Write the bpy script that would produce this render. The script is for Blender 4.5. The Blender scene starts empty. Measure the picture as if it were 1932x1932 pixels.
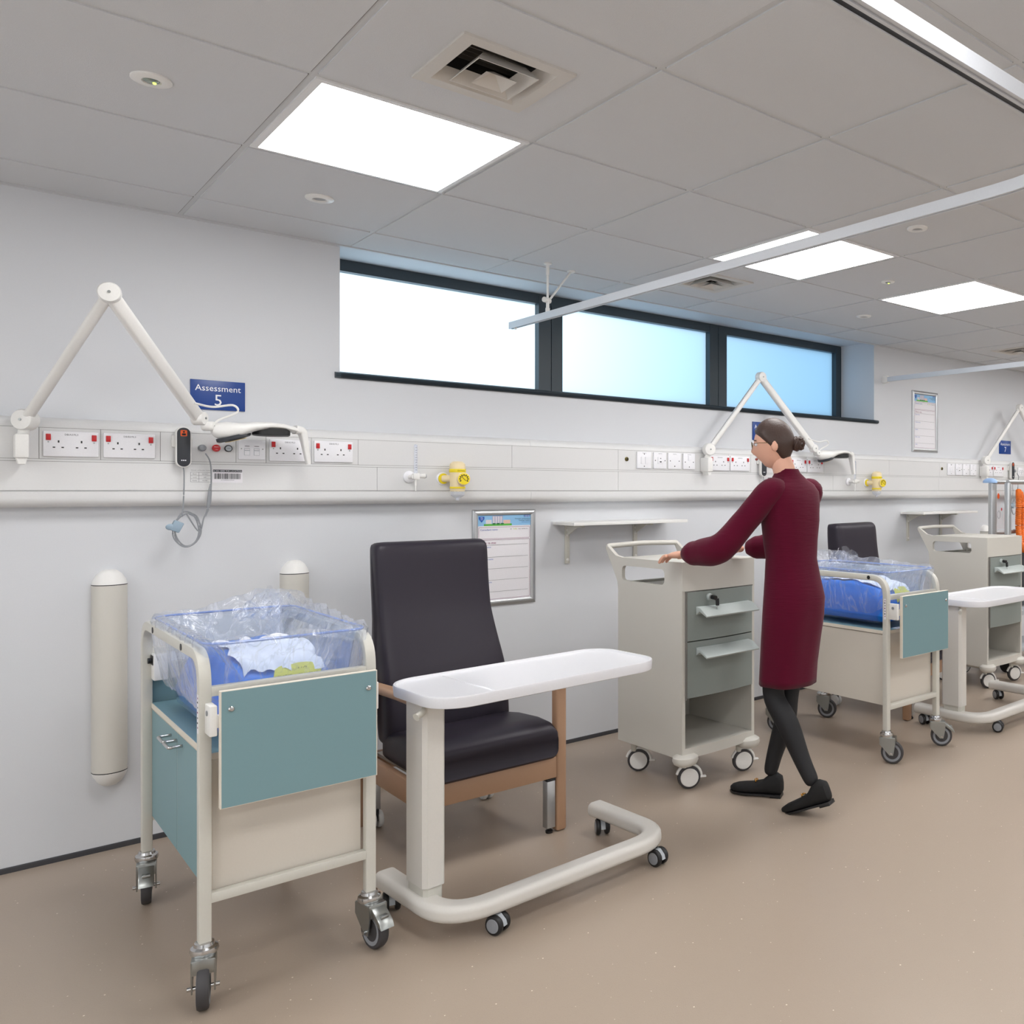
import bpy, bmesh, math, random
from mathutils import Vector, Matrix, noise
C = bpy.context.scene.collection
SC = bpy.context.scene
PI = math.pi
random.seed(7)

# ------------------------------------------------------------------ materials
def s2l(c):
    return tuple(((v/255)/12.92 if v/255 <= .04045 else ((v/255+.055)/1.055)**2.4) for v in c) + (1,)
MATS = {}
def mat(name, rgb, rough=.5, metal=0, bump=0, bscale=200, spec=.5, speck=None, trans=0, alpha=1, coat=0, sheen=0, lin=False):
    if name in MATS: return MATS[name]
    m = bpy.data.materials.new(name); m.use_nodes = True
    nt = m.node_tree; b = nt.nodes['Principled BSDF']
    col = tuple(rgb)+(1,) if lin else s2l(rgb)
    b.inputs['Base Color'].default_value = col
    b.inputs['Roughness'].default_value = rough
    b.inputs['Metallic'].default_value = metal
    b.inputs['Specular IOR Level'].default_value = spec
    b.inputs['Coat Weight'].default_value = coat
    b.inputs['Sheen Weight'].default_value = sheen
    tc = nt.nodes.new('ShaderNodeTexCoord')
    nz = nt.nodes.new('ShaderNodeTexNoise'); nz.inputs['Scale'].default_value = bscale; nz.inputs['Detail'].default_value = 3
    nt.links.new(tc.outputs['Object'], nz.inputs['Vector'])
    # faint real colour variation so that no surface is a flat value
    hs = nt.nodes.new('ShaderNodeMixRGB'); hs.blend_type = 'MULTIPLY'; hs.inputs[0].default_value = .06
    hs.inputs[1].default_value = col
    nt.links.new(nz.outputs['Fac'], hs.inputs[2])
    out = hs.outputs[0]
    if speck:
        for (sc, thr, c2, k) in speck:
            v = nt.nodes.new('ShaderNodeTexVoronoi'); v.inputs['Scale'].default_value = sc
            nt.links.new(tc.outputs['Object'], v.inputs['Vector'])
            mr = nt.nodes.new('ShaderNodeMath'); mr.operation = 'LESS_THAN'; mr.inputs[1].default_value = thr
            nt.links.new(v.outputs['Distance'], mr.inputs[0])
            mk = nt.nodes.new('ShaderNodeMath'); mk.operation = 'MULTIPLY'; mk.inputs[1].default_value = k
            nt.links.new(mr.outputs[0], mk.inputs[0])
            mx = nt.nodes.new('ShaderNodeMixRGB'); mx.inputs[2].default_value = s2l(c2)
            nt.links.new(mk.outputs[0], mx.inputs[0]); nt.links.new(out, mx.inputs[1]); out = mx.outputs[0]
    nt.links.new(out, b.inputs['Base Color'])
    if bump:
        bp = nt.nodes.new('ShaderNodeBump'); bp.inputs['Strength'].default_value = bump; bp.inputs['Distance'].default_value = .002
        nt.links.new(nz.outputs['Fac'], bp.inputs['Height']); nt.links.new(bp.outputs[0], b.inputs['Normal'])
    MATS[name] = m; return m
def emis(name, rgb, strength):
    m = bpy.data.materials.new(name); m.use_nodes = True; nt = m.node_tree
    nt.nodes.clear(); o = nt.nodes.new('ShaderNodeOutputMaterial'); e = nt.nodes.new('ShaderNodeEmission')
    e.inputs[0].default_value = tuple(rgb)+(1,); e.inputs[1].default_value = strength
    nt.links.new(e.outputs[0], o.inputs[0]); MATS[name] = m; return m
def plastic_film(name, tint, clear, rough=.12, wr=0., wscale=14, white=.5):
    """clear film: mostly see-through, with real surface gloss and creases that scatter a little light"""
    m = bpy.data.materials.new(name); m.use_nodes = True; nt = m.node_tree; nt.nodes.clear()
    o = nt.nodes.new('ShaderNodeOutputMaterial')
    tr = nt.nodes.new('ShaderNodeBsdfTransparent'); tr.inputs[0].default_value = tint+(1,)
    gl = nt.nodes.new('ShaderNodeBsdfGlossy'); gl.inputs['Roughness'].default_value = rough; gl.inputs[0].default_value = (1, 1, 1, 1)
    tl = nt.nodes.new('ShaderNodeBsdfDiffuse'); tl.inputs[0].default_value = (.85, .87, .95, 1)
    fr = nt.nodes.new('ShaderNodeLayerWeight'); fr.inputs[0].default_value = .5
    pw = nt.nodes.new('ShaderNodeMath'); pw.operation = 'POWER'; pw.inputs[1].default_value = 4
    mr0 = nt.nodes.new('ShaderNodeMapRange'); mr0.inputs['To Min'].default_value = .035; mr0.inputs['To Max'].default_value = .8
    nt.links.new(fr.outputs['Facing'], pw.inputs[0]); nt.links.new(pw.outputs[0], mr0.inputs[0])
    tc = nt.nodes.new('ShaderNodeTexCoord')
    a = nt.nodes.new('ShaderNodeMixShader'); b = nt.nodes.new('ShaderNodeMixShader')
    nt.links.new(tr.outputs[0], a.inputs[1]); nt.links.new(tl.outputs[0], a.inputs[2])
    a.inputs[0].default_value = 1-clear
    if wr:
        n = nt.nodes.new('ShaderNodeTexNoise'); n.inputs['Scale'].default_value = wscale; n.inputs['Detail'].default_value = 4
        n.inputs['Distortion'].default_value = 1.2
        mp = nt.nodes.new('ShaderNodeMapping'); mp.inputs['Scale'].default_value = (1, 1, .3)
        nt.links.new(tc.outputs['Object'], mp.inputs[0]); nt.links.new(mp.outputs[0], n.inputs['Vector'])
        sub = nt.nodes.new('ShaderNodeMath'); sub.operation = 'SUBTRACT'; sub.inputs[1].default_value = .5
        ab = nt.nodes.new('ShaderNodeMath'); ab.operation = 'ABSOLUTE'
        mr = nt.nodes.new('ShaderNodeMapRange'); mr.inputs['From Min'].default_value = 0; mr.inputs['From Max'].default_value = .035
        mr.inputs['To Min'].default_value = white; mr.inputs['To Max'].default_value = 1-clear
        nt.links.new(n.outputs['Fac'], sub.inputs[0]); nt.links.new(sub.outputs[0], ab.inputs[0]); nt.links.new(ab.outputs[0], mr.inputs[0])
        nt.links.new(mr.outputs[0], a.inputs[0])
        bp = nt.nodes.new('ShaderNodeBump'); bp.inputs['Strength'].default_value = wr; bp.inputs['Distance'].default_value = .02
        nt.links.new(n.outputs['Fac'], bp.inputs['Height']); nt.links.new(bp.outputs[0], gl.inputs['Normal']); nt.links.new(bp.outputs[0], fr.inputs['Normal'])
    nt.links.new(mr0.outputs[0], b.inputs[0]); nt.links.new(a.outputs[0], b.inputs[1]); nt.links.new(gl.outputs[0], b.inputs[2])
    nt.links.new(b.outputs[0], o.inputs[0]); MATS[name] = m; return m

WALL = mat('wall_paint', (210, 212, 216), .6, bump=.05, bscale=300)
CEIL = mat('ceiling_tile', (208, 210, 213), .9, bump=.25, bscale=420, speck=[(420, .12, (168, 166, 163), .35)])
CGRID = mat('ceiling_grid', (206, 208, 210), .6)
FLOOR = mat('vinyl_floor', (166, 151, 136), .32, bump=.12, bscale=260, spec=.35,
            speck=[(20, .046, (232, 224, 210), .85), (31, .045, (228, 218, 204), .6), (120, .10, (140, 126, 113), .5), (260, .14, (182, 168, 152), .4)])
BASE = mat('skirting_vinyl', (62, 62, 66), .5)
WHITE = mat('white_plastic', (232, 231, 228), .35)
SOCK = mat('socket_white', (238, 238, 242), .25)
TRUNK = mat('trunking_cream', (219, 219, 219), .4)
SEAM_SHADE = mat('seam_shade_dark', (110, 108, 104), .7)
CREAM = mat('cream_paint', (204, 202, 193), .35)
CREAMP = mat('cream_plastic', (206, 203, 195), .42, bump=.04, bscale=500)
PANELC = mat('cream_laminate', (206, 199, 188), .5)
BLUE = mat('blue_laminate', (119, 152, 158), .5, bump=.08, bscale=600)
EDGE = mat('cream_edging', (222, 214, 200), .5)
CHROME = mat('chrome', (200, 200, 200), .15, metal=1)
STEEL = mat('zinc_steel', (165, 168, 166), .3, metal=1)
ALU = mat('brushed_aluminium', (196, 198, 200), .35, metal=.85)
RUBBER = mat('grey_rubber', (62, 60, 62), .6)
BLACK = mat('black_plastic', (22, 22, 24), .4)
DGREY = mat('dark_grey_plastic', (44, 47, 54), .35)
MGREY = mat('mid_grey_plastic', (140, 143, 148), .4)
LGREY = mat('light_grey_plastic', (178, 184, 190), .4)
VINYL = mat('charcoal_vinyl', (42, 37, 47), .42, bump=.12, bscale=350, spec=.3)
WOOD = mat('beech_wood', (176, 140, 112), .45)
RED = mat('red_switch', (196, 22, 30), .3)
ORANGE = mat('orange_button', (232, 92, 24), .4)
FRAME = mat('window_grey', (48, 60, 68), .4)
NAVY = mat('sign_blue', (14, 62, 138), .35)
LETTER = mat('sign_white', (240, 242, 246), .5)
INK = mat('ink_grey', (90, 90, 95), .7)
INKB = mat('ink_black', (25, 25, 28), .7)
PAPER = mat('paper_white', (232, 230, 234), .5)
SKYB = mat('print_sky_blue', (140, 190, 228), .5)
GREEN = mat('print_green', (96, 184, 76), .5)
DKGREEN = mat('print_dark_green', (48, 120, 72), .5)
PBLD = mat('print_building', (170, 172, 196), .5)
PBLD2 = mat('print_building_pale', (214, 208, 212), .5)
PINKB = mat('print_building_pink', (226, 188, 176), .5)
PBLUE = mat('print_blue', (18, 84, 178), .5)
MAROON = mat('print_maroon', (130, 40, 90), .5)
LIME = mat('print_lime', (182, 200, 60), .5)
YEL = mat('yellow_plastic', (238, 214, 20), .35)
YELL = mat('yellow_label', (226, 220, 92), .5)
IVORY = mat('ivory_plastic', (236, 218, 176), .35)
BRASS = mat('brass', (110, 100, 60), .3, metal=1)
LOCKG = mat('locker_grey', (138, 146, 142), .4)
LOCKGL = mat('locker_grey_handle', (172, 180, 178), .3)
BLUESH = mat('blue_wrap', (0, 122, 226), .35, bump=.3, bscale=30)
WHITESH = mat('white_linen', (240, 242, 250), .6, bump=.3, bscale=40)
MATT = mat('mattress_dark_blue', (60, 110, 170), .45)
TABLE = mat('table_white', (222, 222, 226), .28)
TFRAME = mat('table_frame_cream', (214, 211, 205), .35)
DRESSM = mat('burgundy_knit', (84, 8, 36), .9, spec=.12, bump=.6, bscale=60, sheen=.1)
_nt = DRESSM.node_tree; _mp = _nt.nodes.new('ShaderNodeMapping'); _mp.inputs['Scale'].default_value = (.25, .25, 2.2)
_tc = [n for n in _nt.nodes if n.type == 'TEX_COORD'][0]; _nz = [n for n in _nt.nodes if n.type == 'TEX_NOISE'][0]
_nt.links.new(_tc.outputs['Object'], _mp.inputs[0]); _nt.links.new(_mp.outputs[0], _nz.inputs['Vector'])
SKIN = mat('skin', (224, 172, 148), .5)
HAIR = mat('brown_hair', (62, 42, 34), .5, bump=.5, bscale=120)
BAND = mat('hair_band', (196, 170, 130), .6)
TIGHTS = mat('black_tights', (20, 20, 24), .7)
SHOE = mat('black_suede', (14, 13, 14), .8, bump=.3, bscale=300)
GOLD = mat('gold_buckle', (214, 160, 80), .25, metal=1)
LIP = mat('lips', (180, 100, 92), .5)
CAPB = mat('pale_blue_cap', (150, 182, 224), .4)
ORG = mat('orange_tubing', (226, 110, 20), .45)
VENTI = mat('vent_dark', (70, 68, 64), .8)
VENTW = mat('vent_white', (206, 202, 196), .5)
LIGHTF = mat('light_frame_white', (226, 226, 226), .4)
DETG = mat('detector_grey', (150, 150, 150), .4)
ROOMW = mat('far_wall_paint', (206, 206, 206), .7)
GLOW = emis('led_green', (.75, 1, .15), 1.5)
DIFF = emis('led_panel', (1, .99, .98), 9)
FILM = plastic_film('crinkled_film', (.95, .965, .99), .93, .10, .9, 15, .26)
TUB = plastic_film('clear_tub', (.80, .87, .97), .96, .05)
TUBE = plastic_film('clear_flow_tube', (.93, .95, .98), .8, .05)
FROST = bpy.data.materials.new('frosted_glass'); FROST.use_nodes = True
_n = FROST.node_tree; _n.nodes.clear()
_o = _n.nodes.new('ShaderNodeOutputMaterial'); _t = _n.nodes.new('ShaderNodeBsdfTranslucent'); _t.inputs[0].default_value = (.9, .95, 1, 1)
_n.links.new(_t.outputs[0], _o.inputs[0])

# ------------------------------------------------------------------ mesh builder
class MB:
    def __init__(s): s.v = []; s.f = []; s.m = []; s.M = Matrix.Identity(4)
    def add(s, vs, fs, m=None, M=None):
        T = s.M @ M if M is not None else s.M
        o = len(s.v); s.v += [tuple(T @ Vector(p)) for p in vs]
        s.f += [tuple(i+o for i in f) for f in fs]; s.m += [m]*len(fs); return s
    def bm(s, b, m=None, M=None):
        b.verts.ensure_lookup_table()
        for i, v in enumerate(b.verts): v.index = i
        s.add([v.co[:] for v in b.verts], [[v.index for v in f.verts] for f in b.faces], m, M); b.free(); return s
    def box(s, x0, x1, y0, y1, z0, z1, m=None, r=0, seg=2, M=None):
        if r:
            b = bmesh.new(); bmesh.ops.create_cube(b, size=1)
            for v in b.verts: v.co = Vector(((x0+x1)/2+v.co.x*(x1-x0), (y0+y1)/2+v.co.y*(y1-y0), (z0+z1)/2+v.co.z*(z1-z0)))
            bmesh.ops.bevel(b, geom=b.edges[:], offset=min(r, .49*min(abs(x1-x0), abs(y1-y0), abs(z1-z0))), segments=seg, affect='EDGES', profile=.5)
            return s.bm(b, m, M)
        return s.add([(x, y, z) for x in (x0, x1) for y in (y0, y1) for z in (z0, z1)],
                     [(0, 1, 3, 2), (4, 6, 7, 5), (0, 4, 5, 1), (2, 3, 7, 6), (0, 2, 6, 4), (1, 5, 7, 3)], m, M)
    def cyl(s, p0, p1, r, r2=None, n=20, m=None, caps=True, M=None):
        p0 = Vector(p0); p1 = Vector(p1); d = (p1-p0).normalized()
        u = d.orthogonal().normalized(); w = d.cross(u); r2 = r if r2 is None else r2
        vs = []
        for p, q in ((p0, r), (p1, r2)):
            for i in range(n):
                a = 2*PI*i/n; vs.append(p+u*math.cos(a)*q+w*math.sin(a)*q)
        fs = [(i, (i+1) % n, n+(i+1) % n, n+i) for i in range(n)]
        if caps: fs += [tuple(range(n))[::-1], tuple(range(n, 2*n))]
        return s.add(vs, fs, m, M)
    def lathe(s, prof, o=(0, 0, 0), ax=(0, 0, 1), n=24, m=None, M=None, sx=1, sy=1):
        """prof: list of (radius, height) along the axis"""
        o = Vector(o); d = Vector(ax).normalized()
        u = (Vector((1, 0, 0)) if abs(d.x) < .5 else Vector((0, 1, 0))); u = (u-d*u.dot(d)).normalized(); w = d.cross(u)
        vs = []; fs = []
        for (r, h) in prof:
            r = max(r, 1e-5)
            for i in range(n):
                a = 2*PI*i/n; vs.append(o+d*h+u*math.cos(a)*r*sx+w*math.sin(a)*r*sy)
        for k in range(len(prof)-1):
            for i in range(n): fs.append((k*n+i, k*n+(i+1) % n, (k+1)*n+(i+1) % n, (k+1)*n+i))
        fs += [tuple(range(n))[::-1], tuple(range((len(prof)-1)*n, len(prof)*n))]
        return s.add(vs, fs, m, M)
    def sweep(s, path, sec, up=(0, 0, 1), closed=False, m=None, M=None, scale=None):
        """sec: closed polygon [(a, b)] a sideways, b along up"""
        P = [Vector(p) for p in path]; n = len(P); k = len(sec); vs = []; up = Vector(up)
        pu = None
        for i, p in enumerate(P):
            if closed: t = (P[(i+1) % n]-P[i-1])
            else: t = P[min(i+1, n-1)]-P[max(i-1, 0)]
            t.normalize(); sd = t.cross(up)
            if sd.length < .05: sd = pu if pu else t.orthogonal()
            sd.normalize(); pu = sd; uu = sd.cross(t).normalized()
            # keep thickness at corners
            f = 1
            if 0 < i < n-1 or closed:
                a = (P[i]-P[i-1]).normalized(); b = (P[(i+1) % n]-P[i]).normalized(); f = 1/max(.5, math.sqrt(max(0, (1+a.dot(b))/2)))
            q = scale[i] if scale else 1
            for (x, y) in sec: vs.append(p+sd*x*f*q+uu*y*q)
        fs = []
        for i in range(n if closed else n-1):
            j = (i+1) % n
            for a in range(k): fs.append((i*k+a, i*k+(a+1) % k, j*k+(a+1) % k, j*k+a))
        if not closed: fs += [tuple(range(k))[::-1], tuple(range((n-1)*k, n*k))]
        return s.add(vs, fs, m, M)
    def tube(s, path, r, n=10, closed=False, m=None, M=None, scale=None, up=(0, 0, 1)):
        return s.sweep(path, [(r*math.cos(2*PI*i/n), r*math.sin(2*PI*i/n)) for i in range(n)], up=up, closed=closed, m=m, M=M, scale=scale)
    def prism(s, poly, ax, h0, h1, m=None, M=None, r=0):
        """poly in the plane normal to ax ('x': (y,z), 'y': (x,z), 'z': (x,y))"""
        f = {'x': lambda a, b, h: (h, a, b), 'y': lambda a, b, h: (a, h, b), 'z': lambda a, b, h: (a, b, h)}[ax]
        n = len(poly); b = bmesh.new()
        A = [b.verts.new(f(p[0], p[1], h0)) for p in poly]; B = [b.verts.new(f(p[0], p[1], h1)) for p in poly]
        b.faces.new(A); b.faces.new(B[::-1])
        for i in range(n): b.faces.new((A[i], B[i], B[(i+1) % n], A[(i+1) % n]))
        bmesh.ops.recalc_face_normals(b, faces=b.faces)
        if r:
            es = [e for e in b.edges if abs((e.verts[0].co-e.verts[1].co)[{'x': 0, 'y': 1, 'z': 2}[ax]]) < 1e-6]
            bmesh.ops.bevel(b, geom=es, offset=r, segments=2, affect='EDGES', profile=.5)
        return s.bm(b, m, M)
    def ell(s, c, r, n=16, k=10, m=None, M=None):
        vs = []; fs = []
        for j in range(k+1):
            t = PI*j/k
            for i in range(n):
                a = 2*PI*i/n; vs.append((c[0]+r[0]*math.sin(t)*math.cos(a), c[1]+r[1]*math.sin(t)*math.sin(a), c[2]+r[2]*math.cos(t)))
        for j in range(k):
            for i in range(n): fs.append((j*n+i, j*n+(i+1) % n, (j+1)*n+(i+1) % n, (j+1)*n+i))
        return s.add(vs, fs, m, M)
    def loft(s, rings, m=None, M=None, caps=True):
        k = len(rings[0]); vs = [p for r in rings for p in r]; fs = []
        for i in range(len(rings)-1):
            for a in range(k): fs.append((i*k+a, i*k+(a+1) % k, (i+1)*k+(a+1) % k, (i+1)*k+a))
        if caps: fs += [tuple(range(k))[::-1], tuple(range((len(rings)-1)*k, len(rings)*k))]
        return s.add(vs, fs, m, M)
    def text(s, t, x, y, z, size, m, width=None, rz=0, align='CENTER', rx=90, flipz=0):
        cu = bpy.data.curves.new('t', 'FONT'); cu.body = t; cu.size = 1; cu.align_x = align; cu.resolution_u = 2; cu.fill_mode = 'FRONT'
        o = bpy.data.objects.new('t', cu); C.objects.link(o)
        dg = bpy.context.evaluated_depsgraph_get(); me = bpy.data.meshes.new_from_object(o.evaluated_get(dg))
        xs = [v.co.x for v in me.vertices]
        sx = size if not width or not xs else width/(max(xs)-min(xs))
        T = Matrix.Translation((x, y, z)) @ Matrix.Rotation(math.radians(flipz), 4, 'Y') @ Matrix.Rotation(rz, 4, 'Z') @ Matrix.Rotation(math.radians(rx), 4, 'X') @ Matrix.Diagonal((sx, size, 1, 1))
        s.add([v.co[:] for v in me.vertices], [tuple(p.vertices) for p in me.polygons], m, T)
        bpy.data.objects.remove(o); bpy.data.meshes.remove(me); bpy.data.curves.remove(cu); return s
    def build(s, name, m, parent=None, loc=(0, 0, 0), rz=0, smooth=38, normals=True, merge=False):
        me = bpy.data.meshes.new(name)
        mats = [m]; idx = []
        for q in s.m:
            if q is None: idx.append(0)
            else:
                if q not in mats: mats.append(q)
                idx.append(mats.index(q))
        me.from_pydata(s.v, [], s.f)
        for q in mats: me.materials.append(q)
        me.polygons.foreach_set('material_index', idx)
        b = bmesh.new(); b.from_mesh(me)
        if merge: bmesh.ops.remove_doubles(b, verts=b.verts, dist=1e-5)
        if normals: bmesh.ops.recalc_face_normals(b, faces=b.faces)
        lim = math.radians(smooth)
        for f in b.faces: f.smooth = smooth > 0
        for e in b.edges:
            if len(e.link_faces) == 2 and e.calc_face_angle(0) > lim: e.smooth = False
        b.to_mesh(me); b.free()
        o = bpy.data.objects.new(name, me); C.objects.link(o); o.location = loc; o.rotation_euler = (0, 0, rz)
        if parent: o.parent = parent
        return o
def tag(o, label=None, cat=None, group=None, kind=None):
    if label: o['label'] = label
    if cat: o['category'] = cat
    if group: o['group'] = group
    if kind: o['kind'] = kind
    return o
def thing(name, label, cat, loc=(0, 0, 0), rz=0, group=None):
    o = bpy.data.objects.new(name, None); C.objects.link(o); o.location = loc; o.rotation_euler = (0, 0, rz); o.empty_display_size = .1
    return tag(o, label, cat, group)
def copy_tree(o, parent=None, label=None, loc=None, rz=None, group=None):
    c = o.copy(); C.objects.link(c); c.parent = parent
    for ch in o.children: copy_tree(ch, c)
    if label: c['label'] = label
    if group: c['group'] = group
    if loc is not None: c.location = loc
    if rz is not None: c.rotation_euler = (0, 0, rz)
    return c
def arc(cx, cy, r, a0, a1, n=6):
    return [(cx+r*math.cos(math.radians(a0+(a1-a0)*i/n)), cy+r*math.sin(math.radians(a0+(a1-a0)*i/n))) for i in range(n+1)]
def rrect(x0, x1, y0, y1, r, n=5):
    return arc(x1-r, y1-r, r, 0, 90, n)+arc(x0+r, y1-r, r, 90, 180, n)+arc(x0+r, y0+r, r, 180, 270, n)+arc(x1-r, y0+r, r, 270, 360, n)
def fillet(pts, r, n=6):
    P = [Vector(p) for p in pts]; out = [P[0]]
    for i in range(1, len(P)-1):
        a = (P[i-1]-P[i]); b = (P[i+1]-P[i]); rr = min(r if not isinstance(r, (list, tuple)) else r[i], a.length*.49, b.length*.49)
        p0 = P[i]+a.normalized()*rr; p1 = P[i]+b.normalized()*rr
        for k in range(n+1):
            t = k/n; out.append(p0*(1-t)**2+P[i]*2*t*(1-t)+p1*t*t)
    out.append(P[-1]); return out
def spline(pts, n=8):
    P = [Vector(p) for p in pts]; P = [2*P[0]-P[1]]+P+[2*P[-1]-P[-2]]; out = []
    for i in range(1, len(P)-2):
        for k in range(n):
            t = k/n; a, b, c, d = P[i-1:i+3]
            out.append(.5*((2*b)+(c-a)*t+(2*a-5*b+4*c-d)*t*t+(3*b-a-3*c+d)*t**3))
    out.append(P[-2]); return out

YW, YT, CZ, HC = 3.98, 3.91, 2.387, 1.327

# ------------------------------------------------------------------ room
X0, X1, Y0 = -2.4, 11.6, -3.2
tag(MB().box(X0-.1, X1+.1, Y0-.1, YW+.1, -.06, 0).build('floor', FLOOR), 'taupe vinyl floor with pale flecks', kind='structure')
w = MB()
w.box(X0, 1.318, YW, YW+.42, 0, 2.6).box(5.013, X1, YW, YW+.42, 0, 2.6).box(1.318, 5.013, YW, YW+.42, 0, 1.815).box(1.318, 5.013, YW, YW+.42, 2.412, 2.6)
tag(w.build('wall_back', WALL, smooth=0), 'pale grey painted wall behind the bays', kind='structure')
tag(MB().box(X0-.1, X0, Y0, YW, 0, 2.6).build('wall_left', ROOMW), 'plain painted wall closing the left end', kind='structure')
tag(MB().box(X1, X1+.1, Y0, YW, 0, 2.6).build('wall_right', ROOMW), 'plain painted wall closing the far end', kind='structure')
tag(MB().box(X0-.1, X1+.1, Y0-.1, Y0, 0, 2.6).build('wall_front', ROOMW), 'plain painted wall opposite the bays', kind='structure')
tag(MB().prism([(YW, 0), (YW-.004, 0), (YW-.004, .016), (YW-.003, .02), (YW, .02)], 'x', X0, X1).build('baseboard_back', BASE, smooth=0), 'thin dark strip where the floor meets the back wall', kind='structure')
# ceiling: exposed grid with rebated tiles
GX = .725; PX = .6195; gy = [3.955, 3.675, 3.022, 2.385, 1.745, 1.107, .47, -.165, -.80, -1.435, -2.07, -2.705, -3.2]
xs = [GX+PX*i for i in range(-6, 19)]; xs = [X0]+[x for x in xs if X0+.1 < x < X1-.1]+[X1]
lights = [(1, 2), (4, 2), (6, 2), (9, 2), (11, 2), (14, 2), (-3, 2), (1, 5), (4, 5), (7, 5), (10, 5), (13, 5), (-2, 5), (1, 8), (5, 8), (9, 8), (13, 8), (-2, 8)]
def colx(i): return GX+PX*(i-1)
cm = MB()
gg = .0095
holes = set()
for (i, j) in lights: holes.add((round(colx(i), 2), round(gy[j], 2)))
VENTS = [(1.057, 2.065), (2.915, 3.36), (5.99, 3.37)]
def ring4(x0, x1, y0, y1, vx, vy, h, z0, z1, m=None):
    cm.box(x0, x1, vy+h, y1, z0, z1, m).box(x0, x1, y0, vy-h, z0, z1, m).box(x0, vx-h, vy-h, vy+h, z0, z1, m).box(vx+h, x1, vy-h, vy+h, z0, z1, m)
for a in range(len(xs)-1):
    for j in range(len(gy)-1):
        X0_, X1_, Y1_, Y0_ = xs[a], xs[a+1], gy[j], gy[j+1]
        if j == 0: Y1_ = YW
        v = [q for q in VENTS if X0_ < q[0] < X1_ and Y0_ < q[1] < Y1_]
        if v: ring4(X0_, X1_, Y0_, Y1_, v[0][0], v[0][1], .119, CZ+.004, CZ+.012, CGRID)
        else: cm.box(X0_, X1_, Y0_, Y1_, CZ+.004, CZ+.012, CGRID)
        if (round(xs[a], 2), round(gy[j], 2)) in holes: continue
        x0, x1, y1, y0 = xs[a]+gg, xs[a+1]-gg, gy[j]-gg, gy[j+1]+gg
        if v: ring4(x0, x1, y0, y1, v[0][0], v[0][1], .119, CZ, CZ+.0045)
        else: cm.box(x0, x1, y0, y1, CZ, CZ+.0045)
        cm.box(x1, x1+.0024, y0, y1, CZ+.0018, CZ+.0042, SEAM_SHADE).box(x0, x1, y1, y1+.0024, CZ+.0018, CZ+.0042, SEAM_SHADE)  # dark slivers paint the contact shadow along two edges of each tile
cm.box(X0, X1, Y0, YW, CZ+.16, CZ+.20, CGRID)
tag(cm.build('ceiling', CEIL, smooth=0), 'suspended ceiling of square white mineral tiles', kind='structure')
tag(MB().box(X0, X1, YW-.022, YW, CZ-.003, CZ+.01).build('trim_1', CGRID, smooth=0), 'white edge angle between ceiling and back wall', kind='structure')
sl = MB(); sl.box(X0, X1, 1.224, 1.238, CZ-.0045, CZ-.0005, BLACK).box(X0, X1, 1.238, 1.248, CZ-.008, CZ-.0005, CGRID)
tag(sl.build('trim_2', CGRID, smooth=0), 'narrow ceiling channel with a dark slot, parallel to the back wall', kind='structure')
# ceiling lights
ll = {(1, 2): 'large lit square ceiling panel nearest the camera, left of the window', (4, 2): 'lit square ceiling panel partly hidden behind the suspended curtain rail',
      (6, 2): 'lit square ceiling panel at the right, beyond the suspended curtain rail'}
first = None
for (i, j) in lights:
    x0 = colx(i)+.03; x1 = colx(i)+PX-.022; y1 = gy[j]-.018; y0 = gy[j+1]+.028
    cxx, cyy = (x0+x1)/2, (y0+y1)/2
    if first is None:
        t = thing('ceiling_light', ll[(i, j)], 'ceiling light', (cxx, cyy, CZ)); first = t
        hx, hy = (x1-x0)/2, (y1-y0)/2
        f = MB()
        for q in ((-hx-.02, hx+.02, hy, hy+.012), (-hx-.02, hx+.02, -hy-.018, -hy), (-hx-.02, -hx, -hy, hy), (hx, hx+.014, -hy, hy)): f.box(q[0], q[1], q[2], q[3], -.002, .02)
        f.build('frame', LIGHTF, t, smooth=0)
        MB().box(-hx, hx, -hy, hy, .0, .012).build('diffuser', DIFF, t, smooth=0)
    else:
        copy_tree(first, None, ll.get((i, j), 'lit square ceiling panel outside the view of the photograph'), (cxx, cyy, CZ), group='square ceiling panels')
tag(first, group='square ceiling panels')
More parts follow.
